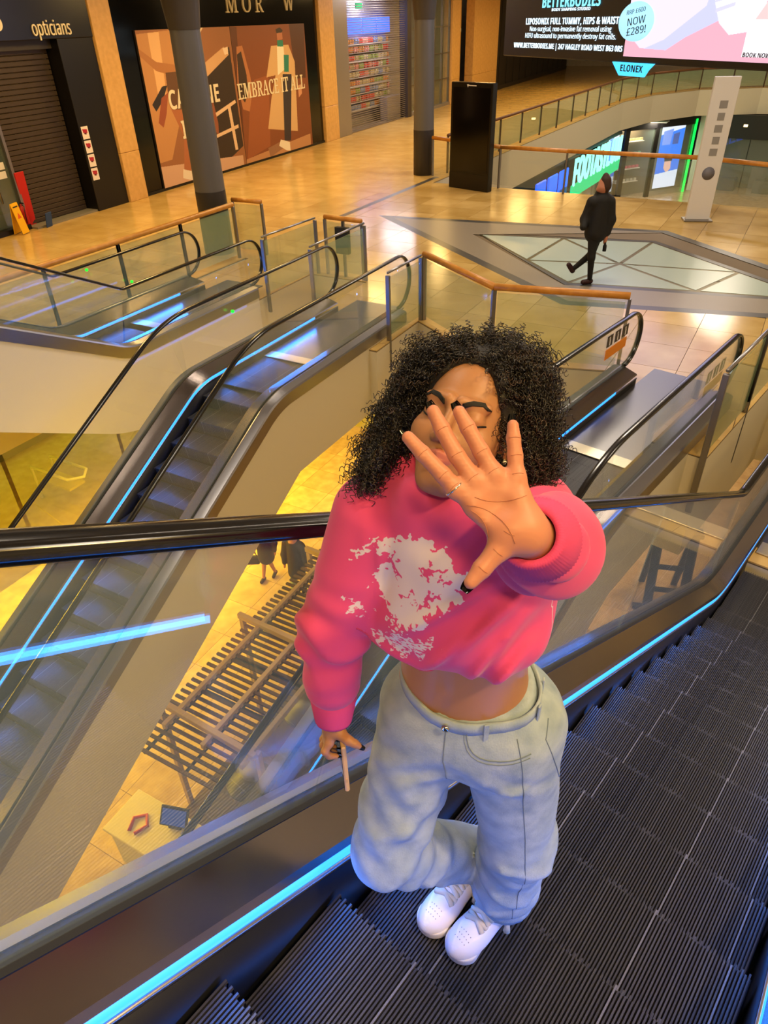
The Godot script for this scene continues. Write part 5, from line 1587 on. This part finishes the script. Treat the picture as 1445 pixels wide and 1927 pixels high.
func rib_cuff(called: String, a: Vector3, b: Vector3, ra: float, rb: float, m: Material, parent: Node):
	var d := (b - a).normalized()
	var x := d.cross(Vector3(0.2, 0.9, 0.3)).normalized()
	var y := d.cross(x)
	var st := mb(true)
	var n := 144
	var prof := [[0.0, ra - 0.006, 0.0], [0.0, ra, 1.0], [0.12, ra + 0.003, 1.0], [0.5, (ra + rb) / 2 + 0.003, 1.0], [0.9, rb + 0.003, 1.0], [1.0, rb, 0.6], [1.02, rb - 0.008, 0.0], [0.6, (ra + rb) / 2 - 0.012, 0.0]]
	for i in prof.size() - 1:
		for k in n:
			var q: Array = []
			for e in [[i, k], [i + 1, k], [i + 1, k + 1], [i, k + 1]]:
				var f: Array = prof[e[0]]
				var an: float = TAU * (e[1] % n) / n
				var r: float = f[1] + f[2] * (0.0008 if e[1] % 2 == 0 else -0.0008)
				q.append(a.lerp(b, f[0]) + (x * cos(an) + y * sin(an)) * r)
			quad(st, q[0], q[1], q[2], q[3])
	build(called, st, m, parent)
const SIDE_SEAM := [Vector3(0.049, 0.938, 0.08), Vector3(0.060, 0.865, 0.09), Vector3(0.069, 0.791, 0.10), Vector3(0.091, 0.609, 0.10), Vector3(0.104, 0.386, 0.07), Vector3(0.100, 0.16, 0.04)]
const BACK_POCKET := [Vector3(0.118, 0.925, 0.01), Vector3(0.109, 0.892, 0.03), Vector3(0.142, 0.806, 0.04), Vector3(0.163, 0.748, 0.04)]
func hair_sdf(p: Vector3) -> float:
	var w := p - HC
	var q := Vector3(w.dot(HX), w.dot(HY), w.dot(HZ))
	var d := ell(q, Vector3(0, 0.052, -0.030), Vector3(0.098, 0.100, 0.105))
	d = smin(d, smin(cap(p, Vector3(0.022, 1.566, -0.157), Vector3(0.032, 1.489, -0.080), 0.062, 0.047), cap(p, Vector3(0.032, 1.489, -0.080), Vector3(0.046, 1.445, -0.050), 0.047, 0.028), 0.03), 0.05)
	d = smin(d, smin(cap(p, Vector3(-0.112, 1.572, -0.207), Vector3(-0.160, 1.499, -0.178), 0.050, 0.040), cap(p, Vector3(-0.160, 1.499, -0.178), Vector3(-0.226, 1.452, -0.100), 0.040, 0.018), 0.03), 0.04)
	d = smin(d, cap(p, Vector3(-0.05, 1.52, -0.20), Vector3(-0.05, 1.42, -0.20), 0.08, 0.07), 0.04)
	# the face stays free
	d = smax(d, -ell(q, Vector3(-0.002, -0.016, 0.088), Vector3(0.071, 0.118, 0.102)), 0.012)
	d = smax(d, -ell(q, Vector3(0.084, -0.020, 0.016), Vector3(0.020, 0.040, 0.030)), 0.008)
	return d
func build_hair(parent: Node):
	var mass := nets(func(p: Vector3) -> float: return hair_sdf(p) + 0.006 + 0.004 * hood_noise.get_noise_3d(p.x * 150.0, p.y * 150.0, p.z * 150.0), Vector3(-0.30, 1.33, -0.34), Vector3(0.16, 1.72, 0.06), 0.008)
	var hm := mat(Color(0.035, 0.027, 0.024), 0.6)
	var root := put("hair", net_mesh([mass]), hm, parent)
	var V: PackedVector3Array = mass[0]
	var N: PackedVector3Array = mass[1]
	var r := RandomNumberGenerator.new()
	r.seed = 99
	var sets := [Curls.new(), Curls.new()]
	for i in 10500:
		var k := r.randi() % V.size()
		var p := V[k]
		var n := N[k]
		var w := p - HC
		var q := Vector3(w.dot(HX), w.dot(HY), w.dot(HZ))
		# no curls hang into the face
		var near_face := ell(q, Vector3(0.084, -0.02, 0.016), Vector3(0.020, 0.040, 0.030)) < 0.010 or ell(q, Vector3(-0.004, -0.012, 0.085), Vector3(0.066, 0.112, 0.10)) < 0.012
		var g := Vector3(0, -1, 0)
		if q.z > 0.02 and q.y > 0.04: g = (HY * 0.4 + HX * (1.0 if q.x > 0.0 else -1.0) - HZ * 0.6).normalized()
		var flow := (g - n * g.dot(n) + n * r.randf_range(0.15, 0.60) + Vector3(r.randf_range(-1, 1), r.randf_range(-1, 1), r.randf_range(-1, 1)) * 0.5).normalized()
		var L := r.randf_range(0.022, 0.055)
		if near_face:
			var radial := (HX * q.x + HY * (q.y + 0.01)).normalized()
			flow = (radial * 0.9 + n * 0.45 - HZ * 0.15 + Vector3(r.randf_range(-1, 1), r.randf_range(-1, 1), r.randf_range(-1, 1)) * 0.35).normalized()
			L *= 0.75
		var rad := r.randf_range(0.0022, 0.0044)
		var turns := L / r.randf_range(0.0075, 0.012)
		var x := flow.cross(Vector3(0.3, 0.1, 0.9)).normalized()
		var y := flow.cross(x)
		var ph := r.randf() * TAU
		var sgn := 1.0 if r.randf() > 0.5 else -1.0
		var pts := PackedVector3Array()
		var seg := int(turns * 6.0)
		var start := p - n * 0.002
		for s in seg + 1:
			var t := float(s) / seg
			var a := ph + sgn * t * turns * TAU
			var c := start + flow * L * t + Vector3(0, -0.010, 0) * t * t
			pts.append(c + (x * cos(a) + y * sin(a)) * rad * (0.7 + 0.5 * t))
		sets[1 if r.randf() > 0.86 else 0].add(pts, r.randf_range(0.00055, 0.00085))
	var c1 := put("curls", sets[0].mesh(), mat(Color(0.060, 0.044, 0.037), 0.36, 0.0, 0.6), root)
	c1.set_meta("kind", "stuff")
	var c2 := put("brown_curls", sets[1].mesh(), mat(Color(0.20, 0.13, 0.085), 0.42, 0.0, 0.6), root)
	c2.set_meta("kind", "stuff")
func skin_color(p: Vector3) -> Color:
	var base := Color(0.345, 0.168, 0.080)
	if p.distance_to(Vector3(-0.085, 1.65, 0.28)) < 0.15:
		var side := (p - FINGERS[1][0]).dot(TOV)
		return Color(0.49, 0.205, 0.132).lerp(base, 1.0 - smoothstep(-0.008, -0.001, side)) if p.y > 1.6 or side > -0.02 else base
	if p.y > 1.38:
		var w := p - HC
		var q := Vector3(absf(w.dot(HX)), w.dot(HY), w.dot(HZ))
		var lip := minf(cap(q, Vector3(0, -0.0475, 0.0915), Vector3(0.020, -0.0530, 0.081), 0.0062, 0.0030), cap(q, Vector3(0, -0.0605, 0.09), Vector3(0.016, -0.0575, 0.081), 0.0072, 0.0036))
		if lip < 0.0012: return Color(0.40, 0.13, 0.105)
		if q.distance_to(Vector3(0.033, 0.020, 0.082)) < 0.017 and q.z > 0.05: return Color(0.36, 0.165, 0.082)
	return base
func arc3(a: Vector3, m: Vector3, b: Vector3) -> Array:
	var r: Array = []
	for i in 9:
		var t := i / 8.0
		r.append(a.lerp(m, t).lerp(m.lerp(b, t), t))
	return r
func build_woman():
	hood_noise.seed = 4
	hood_noise.frequency = 0.12
	hood_noise.fractal_octaves = 2
	var yaw := deg_to_rad(30.1)
	var t := thing("person", "woman in pink hoodie and pale jeans holding up one open palm", "person", Vector3(0.197, 2.1805, -0.898).rotated(Vector3.UP, yaw), yaw)
	# body: head, trunk and hands in one mesh
	var skin := mat(Color.WHITE, 0.48, 0.0, 0.45)
	skin.vertex_color_use_as_albedo = true
	skin.subsurf_scatter_enabled = true
	skin.subsurf_scatter_strength = 0.12
	var parts := [
		nets(head_sdf, HC - Vector3(0.13, 0.19, 0.13), HC + Vector3(0.13, 0.15, 0.13), 0.0032),
		nets(trunk_sdf, Vector3(-0.26, 0.78, -0.24), Vector3(0.16, 1.44, 0.12), 0.009),
		nets(hand_sdf, Vector3(-0.20, 1.53, 0.19), Vector3(0.03, 1.76, 0.36), 0.0028),
		nets(rhand_sdf, Vector3(-0.38, 0.77, -0.08), Vector3(-0.24, 0.96, 0.06), 0.0030)]
	put("body", net_mesh(parts, skin_color), skin, t)
	# palm lines
	var crease := mat(Color(0.66, 0.42, 0.32), 0.6)
	for l in [arc3(Vector3(-0.045, 1.654, 0.281), Vector3(-0.076, 1.645, 0.288), Vector3(-0.100, 1.654, 0.281)), arc3(Vector3(-0.108, 1.647, 0.286), Vector3(-0.072, 1.645, 0.288), Vector3(-0.060, 1.612, 0.309)), arc3(Vector3(-0.104, 1.642, 0.289), Vector3(-0.088, 1.634, 0.294), Vector3(-0.086, 1.618, 0.306))]:
		seam("palm_line", hand_sdf, l, -TOV, 0.00042, crease, t, 10)
	for c in FINGERS + [THUMB]:
		for k in [0.12, 1.0, 2.0]:
			var a0: Vector3 = c[int(k)]
			var dirf: Vector3 = (c[mini(int(k) + 1, 3)] - a0).normalized()
			var sx := dirf.cross(TOV).normalized() * 0.0062
			var mid: Vector3 = a0 + dirf * (0.004 if k < 1.0 else 0.0)
			seam("finger_crease", hand_sdf, arc3(mid - sx, mid + dirf * 0.0016, mid + sx), -TOV, 0.0003, crease, t, 1)
	# nails
	var nail := mat(Color(0.018, 0.020, 0.018), 0.15)
	var chains := []
	for c in FINGERS: chains.append([c, 0.0060, -TOV])
	chains.append([THUMB, 0.0072, -TOV])
	for c in RF: chains.append([c, 0.0056, Vector3(-0.6, -0.3, 0.7)])
	chains.append([RT, 0.0060, Vector3(0.2, 0.5, 0.8)])
	for c in chains:
		var tip: Vector3 = c[0][3]
		var d: Vector3 = (c[0][3] - c[0][2]).normalized()
		var up: Vector3 = c[2]
		up = (up - d * up.dot(d)).normalized()
		var sd := d.cross(up)
		var rr: float = c[1]
		var st := mb(true)
		var g: Array = []
		for i in 7:
			var row: Array = []
			for k in 7:
				var a := (k / 6.0 - 0.5) * 2.0
				var z := i / 6.0
				var wd := rr * (1.0 - 0.35 * pow(z, 3.0))
				row.append(tip + d * (-0.004 + 0.0165 * z) + sd * a * wd + up * (rr * 0.95 * sqrt(maxf(0.0, 1.0 - a * a * 0.8)) - 0.002 * z))
			g.append(row)
		for i in 6:
			for k in 6:
				quad(st, g[i][k], g[i + 1][k], g[i + 1][k + 1], g[i][k + 1])
				quad(st, g[i][k] - up * 0.0012, g[i][k + 1] - up * 0.0012, g[i + 1][k + 1] - up * 0.0012, g[i + 1][k] - up * 0.0012)
		build("nail", st, nail, t)
	# ring on the index finger, pearl in the ear
	var ra: Vector3 = FINGERS[0][0].lerp(FINGERS[0][1], 0.15)
	var rd: Vector3 = (FINGERS[0][1] - FINGERS[0][0]).normalized()
	var rx := rd.cross(TOV).normalized()
	var ry := rd.cross(rx)
	var rp: Array = []
	for i in 28: rp.append(ra + (rx * cos(TAU * i / 28) + ry * sin(TAU * i / 28)) * 0.0112)
	var rs := mb(true)
	tube(rs, rp, 0.0011, 8, true)
	build("ring", rs, mat(Color(0.85, 0.83, 0.80), 0.15, 1.0), t)
	var es := mb(true)
	var pr: Array = []
	for i in 11: pr.append(Vector2(sin(PI * i / 10) * 0.0042, -cos(PI * i / 10) * 0.0042))
	lathe(es, pr, 14, hl(0.080, -0.033, -0.004))
	build("earring", es, mat(Color(0.92, 0.90, 0.86), 0.15), t)
	# brows and lashes
	var brow := mat(Color(0.030, 0.020, 0.016), 0.7)
	for s in [-1, 1]:
		for k in 5:
			var o := (k - 2) * 0.0015
			seam("eyebrow", head_sdf, [hl(s * 0.015, 0.029 + o, 0.08), hl(s * 0.028, 0.0375 + o, 0.08), hl(s * 0.043, 0.0405 + o * 0.8, 0.07), hl(s * (0.055 - 0.002 * absf(k - 2)), 0.034 + o * 0.15, 0.05)], -HZ, 0.0012, brow, t, 4)
		seam("eyelash", head_sdf, [hl(s * 0.017, 0.008, 0.08), hl(s * 0.028, 0.003, 0.08), hl(s * 0.040, 0.004, 0.08), hl(s * 0.052, 0.010, 0.07)], -HZ, 0.0014, brow, t, 4)
	build_hair(t)
	# hoodie
	var hood := mat(Color.WHITE, 0.85)
	hood.rim_enabled = true
	hood.rim = 0.25
	hood.albedo_texture = print_image()
	var uvf := func(p: Vector3, n: Vector3) -> Vector2:
		var w := p - Vector3(-0.055, 1.23, -0.080)
		var x := w.dot(TL)
		var z := w.dot(TF)
		if z < 0.02 or n.dot(TF) < -0.05 or absf(x) > 0.19 or p.y < 1.05: return Vector2(0.02, 0.02)
		return Vector2(clampf(0.5 + (x + 0.062) / 0.34, 0.02, 0.98), clampf(0.5 - (p.y - 1.245) / 0.33, 0.02, 0.98))
	var hn := nets(hoodie_sdf, Vector3(-0.42, 0.90, -0.26), Vector3(0.24, 1.66, 0.34), 0.0062)
	put("hoodie", net_mesh([hn], null, uvf), hood, t)
	var pinkm := noisy(mat(Color.WHITE, 0.9), Color8(200, 60, 116), Color8(212, 72, 128), 0.3, 8.0, 60)
	rib_cuff("cuff", CUFF.lerp(ELBOW, 0.36), CUFF.lerp(WRIST, 0.45), 0.049, 0.036, pinkm, t)
	rib_cuff("cuff", WRR.lerp(ELR, 0.34), WRR.lerp(ELR, 0.02), 0.045, 0.035, pinkm, t)
	var sm := mat(Color8(184, 56, 106), 0.9)
	var ct := Vector3(-0.055, 1.23, -0.08)
	var fr := func(x: float, y: float) -> Vector3: return Vector3(ct.x, y, ct.z) + TL * x + TF * 0.10
	seam("pocket_seam", hoodie_sdf, arc3(fr.call(-0.16, 1.15), fr.call(-0.13, 1.085), fr.call(-0.01, 1.10)), -TF, 0.0016, sm, t, 4)
	seam("pocket_seam", hoodie_sdf, [fr.call(-0.012, 1.10), fr.call(-0.002, 1.055)], -TF, 0.0014, sm, t)
	# jeans
	var dn := mat(Color.WHITE, 0.85)
	noisy(dn, Color8(116, 136, 153), Color8(168, 182, 190), 0.025, 2.4, 61, 6)
	bumpy(dn, 0.45, 0.7, 62)
	dn.uv1_world_triplanar = false
	var jn := nets(jeans_sdf, Vector3(-0.36, 0.02, -0.30), Vector3(0.26, 1.06, 0.16), 0.0068)
	put("jeans", net_mesh([jn]), dn, t)
	var st2 := mat(Color8(100, 116, 130), 0.9)
	var jt := Vector3(-0.03, 0.88, -0.065)
	var jf := func(x: float, y: float, zz := 0.12) -> Vector3: return Vector3(jt.x, y, jt.z) + TL * x + TF * zz
	seam("fly_seam", jeans_sdf, [jf.call(-0.012, 0.93), jf.call(-0.008, 0.85), jf.call(0.0, 0.79)], -TF, 0.0013, st2, t)
	seam("pocket_seam", jeans_sdf, arc3(jf.call(0.028, 0.935), jf.call(0.035, 0.845), jf.call(0.155, 0.895)), -TF, 0.0013, st2, t, 3)
	seam("pocket_seam", jeans_sdf, arc3(jf.call(0.024, 0.930), jf.call(0.032, 0.835), jf.call(0.155, 0.887)), -TF, 0.0009, st2, t, 3)
	var sd := -TL
	seam("side_seam", jeans_sdf, SIDE_SEAM, -TOV, 0.0011, st2, t, 8)
	seam("back_pocket_seam", jeans_sdf, BACK_POCKET, -TOV, 0.0011, st2, t, 8)
	# waistband with button and loops
	var wb := mb(true)
	var ring: Array = []
	var n := 64
	var rows: Array = []
	for i in n:
		var a: float = TAU * i / n
		var dr := TL * cos(a) + TF * sin(a)
		var zf := sin(a) * 0.105
		var yt := 0.985 - 0.28 * maxf(zf, -0.05)
		var p0 := onto(jeans_sdf, Vector3(jt.x, yt - 0.028, jt.z) + dr * 0.25, -dr)
		rows.append([p0 + dr * 0.0022 + Vector3(0, -0.014, 0), p0 + dr * 0.0018 + Vector3(0, 0.024, 0), p0 - dr * 0.004 + Vector3(0, 0.0245, 0), p0 - dr * 0.006 + Vector3(0, -0.014, 0)])
	for i in n:
		for k in 4: quad(wb, rows[i][k], rows[i][(k + 1) % 4], rows[(i + 1) % n][(k + 1) % 4], rows[(i + 1) % n][k])
	build("waistband", wb, dn, t)
	for i in [10, 62, 2, 40, 48]:
		var c: Vector3 = (rows[i][0] + rows[i][1]) / 2
		var a: float = TAU * i / n
		var dr := TL * cos(a) + TF * sin(a)
		var bs := mb()
		box(bs, c + dr * 0.004, Vector3(0.011, 0.050, 0.004), Basis(Vector3.UP.cross(dr).normalized(), Vector3.UP, dr), 0.001)
		build("belt_loop", bs, dn, t)
	var bt := mb(true)
	var bc: Vector3 = (rows[17][0] + rows[17][1]) / 2
	lathe(bt, [Vector2(0, 0.004), Vector2(0.006, 0.0035), Vector2(0.0085, 0.001), Vector2(0.0085, -0.002)], 18)
	var bo := build("button", bt, mat(Color(0.75, 0.74, 0.72), 0.2, 1.0), t)
	var ba := TAU * 17 / n
	var bd := TL * cos(ba) + TF * sin(ba)
	var bx := Vector3.UP.cross(bd).normalized()
	bo.transform = Transform3D(Basis(bx, bd, bx.cross(bd)), bc + bd * 0.006)
	shoe("shoe", Vector3(-0.058, 0.0, 0.080), Vector3(-0.786, 0, 0.618), t)
	shoe("shoe", Vector3(-0.128, 0.0, 0.016), Vector3(-0.72, 0, 0.694), t)
	# the phone she holds
	var ph := thing("smartphone", "cream edged smartphone held down in the woman's lowered hand", "phone", t.transform * Vector3(-0.3035, 0.760, -0.030), yaw)
	var nrm := Vector3(-0.985, 0.0, 0.17).normalized()
	var wv := Vector3(-0.17, 0, -0.985).normalized()
	var B := Basis(wv, Vector3.UP, wv.cross(Vector3.UP))
	boxp("case", Vector3.ZERO, Vector3(0.074, 0.158, 0.0105), mat(Color(0.86, 0.70, 0.48), 0.45), ph, B, 0.003)
	boxp("screen", nrm * 0.0056, Vector3(0.068, 0.150, 0.0012), mat(Color(0.01, 0.01, 0.012), 0.05), ph, B)
	boxp("side_button", B * Vector3(-0.0375, -0.035, 0), Vector3(0.002, 0.012, 0.004), mat(Color(0.80, 0.64, 0.44), 0.4), ph, B)

# ---------- people further away ----------
func far_person(called: String, label: String, at: Vector3, turn: float, body: Array, clothes: Array, extras: Array, category := "person") -> Node3D:
	# body and clothes: [name, list of capsules, blend, colour, cell]
	var t := thing(called, label, category, at, turn)
	for b in [body] + clothes:
		var l: Array = b[1]
		var lo := Vector3(9, 9, 9)
		var hi := -lo
		for c in l:
			for e in 2:
				var m: float = maxf(c[2], c[3]) + 0.03
				lo = lo.min(c[e] - Vector3.ONE * m); hi = hi.max(c[e] + Vector3.ONE * m)
		var k: float = b[2]
		put(b[0], net_mesh([nets(func(p: Vector3) -> float: return caps(p, l, k), lo, hi, b[4])]), b[3], t)
	return t
func V(x: float, y: float, z: float) -> Vector3: return Vector3(x, y, z)
func build_other_people():
	# walker on the plaza, mid stride to the left; frame as the woman's: x right as seen, z to the viewer
	var blk := mat(Color(0.012, 0.012, 0.014), 0.75)
	var skinm := mat(Color(0.72, 0.48, 0.38), 0.6)
	var yaw := deg_to_rad(30.1)
	var s := 1.06
	var w := uv(13.5, -3.17, 0.0)
	var body := ["body", [[V(0.03, 1.60, 0.02), V(0.05, 1.66, 0.0), 0.085, 0.095], [V(-0.02, 1.59, 0.02), V(-0.045, 1.57, 0.02), 0.05, 0.035], [V(0.06, 1.40, 0), V(0.04, 1.56, 0), 0.06, 0.05], [V(0.02, 0.95, 0), V(0.05, 1.38, 0), 0.12, 0.14], [V(0.20, 0.84, 0.05), V(0.19, 0.74, 0.06), 0.035, 0.025], [V(0.19, 0.78, 0.07), V(0.18, 0.70, 0.07), 0.02, 0.015]], 0.04, skinm, 0.012]
	var jacket := ["jacket", [[V(0.02, 0.88, 0), V(0.05, 1.38, 0), 0.19, 0.15], [V(-0.10, 1.38, 0.02), V(0.17, 1.38, -0.02), 0.085, 0.085], [V(0.05, 1.44, -0.02), V(0.03, 1.48, -0.04), 0.11, 0.10], [V(0.20, 1.36, 0), V(0.25, 1.08, 0.02), 0.085, 0.075], [V(0.25, 1.08, 0.02), V(0.21, 0.88, 0.06), 0.075, 0.055], [V(-0.12, 1.36, 0), V(-0.20, 1.10, 0.0), 0.085, 0.075], [V(-0.20, 1.10, 0), V(-0.24, 1.0, 0.12), 0.07, 0.06]], 0.05, blk, 0.016]
	var legs := ["trousers", [[V(-0.02, 0.88, 0.04), V(-0.02, 0.48, 0.10), 0.10, 0.065], [V(-0.02, 0.48, 0.10), V(0.02, 0.10, 0.05), 0.062, 0.042], [V(0.07, 0.88, -0.02), V(0.02, 0.50, -0.06), 0.10, 0.065], [V(0.02, 0.50, -0.06), V(-0.24, 0.24, -0.12), 0.062, 0.042]], 0.03, blk, 0.012]
	var hair := ["hair", [[V(0.072, 1.62, 0.018), V(0.066, 1.695, 0.01), 0.094, 0.09], [V(0.06, 1.74, -0.01), V(0.06, 1.77, -0.01), 0.055, 0.048], [V(0.08, 1.53, 0.01), V(0.08, 1.62, 0.0), 0.055, 0.08]], 0.03, mat(Color(0.20, 0.11, 0.06), 0.7), 0.012]
	var p := far_person("person", "person in black puffer jacket walking across the glass floor inlay", w, yaw, body, [jacket, legs, hair], [])
	p.scale = Vector3.ONE * s
	var redm := mat(Color(0.16, 0.02, 0.02), 0.6)
	for f in [[V(0.04, 0.05, 0.03), V(-0.10, 0.045, 0.07)], [V(-0.26, 0.20, -0.13), V(-0.34, 0.30, -0.13)]]:
		var sh := [[f[0], f[1], 0.05, 0.042]]
		put("shoe", net_mesh([nets(func(q: Vector3) -> float: return caps(q, sh, 0.02), f[0].min(f[1]) - V(0.08, 0.08, 0.08), f[0].max(f[1]) + V(0.08, 0.08, 0.08), 0.01)]), redm, p)
	var bt := thing("drink_bottle", "small dark bottle held by the walker in black", "bottle", w + Vector3(0.19, 0.58, 0.09).rotated(Vector3.UP, yaw) * s, yaw)
	var bs := mb(true)
	lathe(bs, [Vector2(0, 0), Vector2(0.032, 0.0), Vector2(0.034, 0.02), Vector2(0.034, 0.10), Vector2(0.016, 0.13), Vector2(0.016, 0.155), Vector2(0, 0.155)], 16)
	build("flask", bs, blk, bt)
	# two shoppers on the lower floor below the handrail
	var coats := [mat(Color(0.075, 0.045, 0.035), 0.8), mat(Color(0.11, 0.055, 0.06), 0.8)]
	var ats := [uv(9.1, -8.35, LOW), uv(9.0, -7.45, LOW)]
	var labs := ["shopper in a long dark coat with bag on yellow lit floor", "shopper in a wine coloured coat and pale trousers below"]
	for i in 2:
		var bd := ["body", [[V(0, 1.60, 0.01), V(0, 1.66, 0), 0.085, 0.09], [V(0, 1.42, 0), V(0, 1.56, 0), 0.055, 0.05], [V(0, 0.95, 0), V(0, 1.40, 0), 0.11, 0.13], [V(-0.05, 0.50, 0.04), V(-0.08, 0.08, 0.12), 0.055, 0.035], [V(0.06, 0.50, 0), V(0.10, 0.10, -0.12), 0.055, 0.035], [V(-0.24, 0.85, 0.05), V(-0.24, 0.74, 0.08), 0.035, 0.022], [V(0.24, 0.85, 0.0), V(0.24, 0.74, 0.03), 0.035, 0.022]], 0.04, skinm, 0.014]
		var ct := ["coat", [[V(0, 0.62, 0), V(0, 1.38, 0), 0.19, 0.14], [V(-0.14, 1.38, 0), V(0.14, 1.38, 0), 0.08, 0.08], [V(-0.19, 1.34, 0), V(-0.25, 1.05, 0.02), 0.075, 0.065], [V(-0.25, 1.05, 0.02), V(-0.24, 0.86, 0.06), 0.06, 0.05], [V(0.19, 1.34, 0), V(0.25, 1.05, 0), 0.075, 0.065], [V(0.25, 1.05, 0), V(0.24, 0.86, 0.02), 0.06, 0.05]], 0.05, coats[i], 0.016]
		var hr := ["hair", [[V(0, 1.64, -0.03), V(0, 1.70, -0.01), 0.095, 0.088], [V(0, 1.45, -0.06), V(0, 1.62, -0.05), 0.07, 0.085]], 0.03, mat(Color(0.05, 0.03, 0.02), 0.7), 0.014]
		var cl := [ct, hr]
		if i == 1: cl.append(["trousers", [[V(-0.06, 0.70, 0.02), V(-0.08, 0.10, 0.12), 0.085, 0.06], [V(0.07, 0.70, 0), V(0.10, 0.12, -0.12), 0.085, 0.06]], 0.02, mat(Color(0.55, 0.60, 0.62), 0.8), 0.012])
		var q := far_person("person", labs[i], ats[i], yaw - 0.3, bd, cl, [])
		for f in [[V(-0.08, 0.045, 0.10), V(-0.09, 0.04, 0.24)], [V(0.10, 0.08, -0.14), V(0.10, 0.04, 0.0)]]:
			var sh := [[f[0], f[1], 0.045, 0.038]]
			put("shoe", net_mesh([nets(func(z: Vector3) -> float: return caps(z, sh, 0.02), f[0].min(f[1]) - V(0.07, 0.07, 0.07), f[0].max(f[1]) + V(0.07, 0.07, 0.07), 0.01)]), blk, q)
		if i == 0:
			var bg := thing("handbag", "black handbag carried by the shopper in the dark coat", "bag", ats[0] + Vector3(-0.30, 0.40, 0.08).rotated(Vector3.UP, yaw - 0.3), yaw)
			boxp("bag_body", Vector3(0, 0.12, 0), Vector3(0.30, 0.22, 0.12), blk, bg, Basis.IDENTITY, 0.03)
			tubep("strap", [Vector3(-0.10, 0.22, 0), Vector3(-0.06, 0.36, 0), Vector3(0.06, 0.36, 0), Vector3(0.10, 0.22, 0)], 0.012, blk, bg)
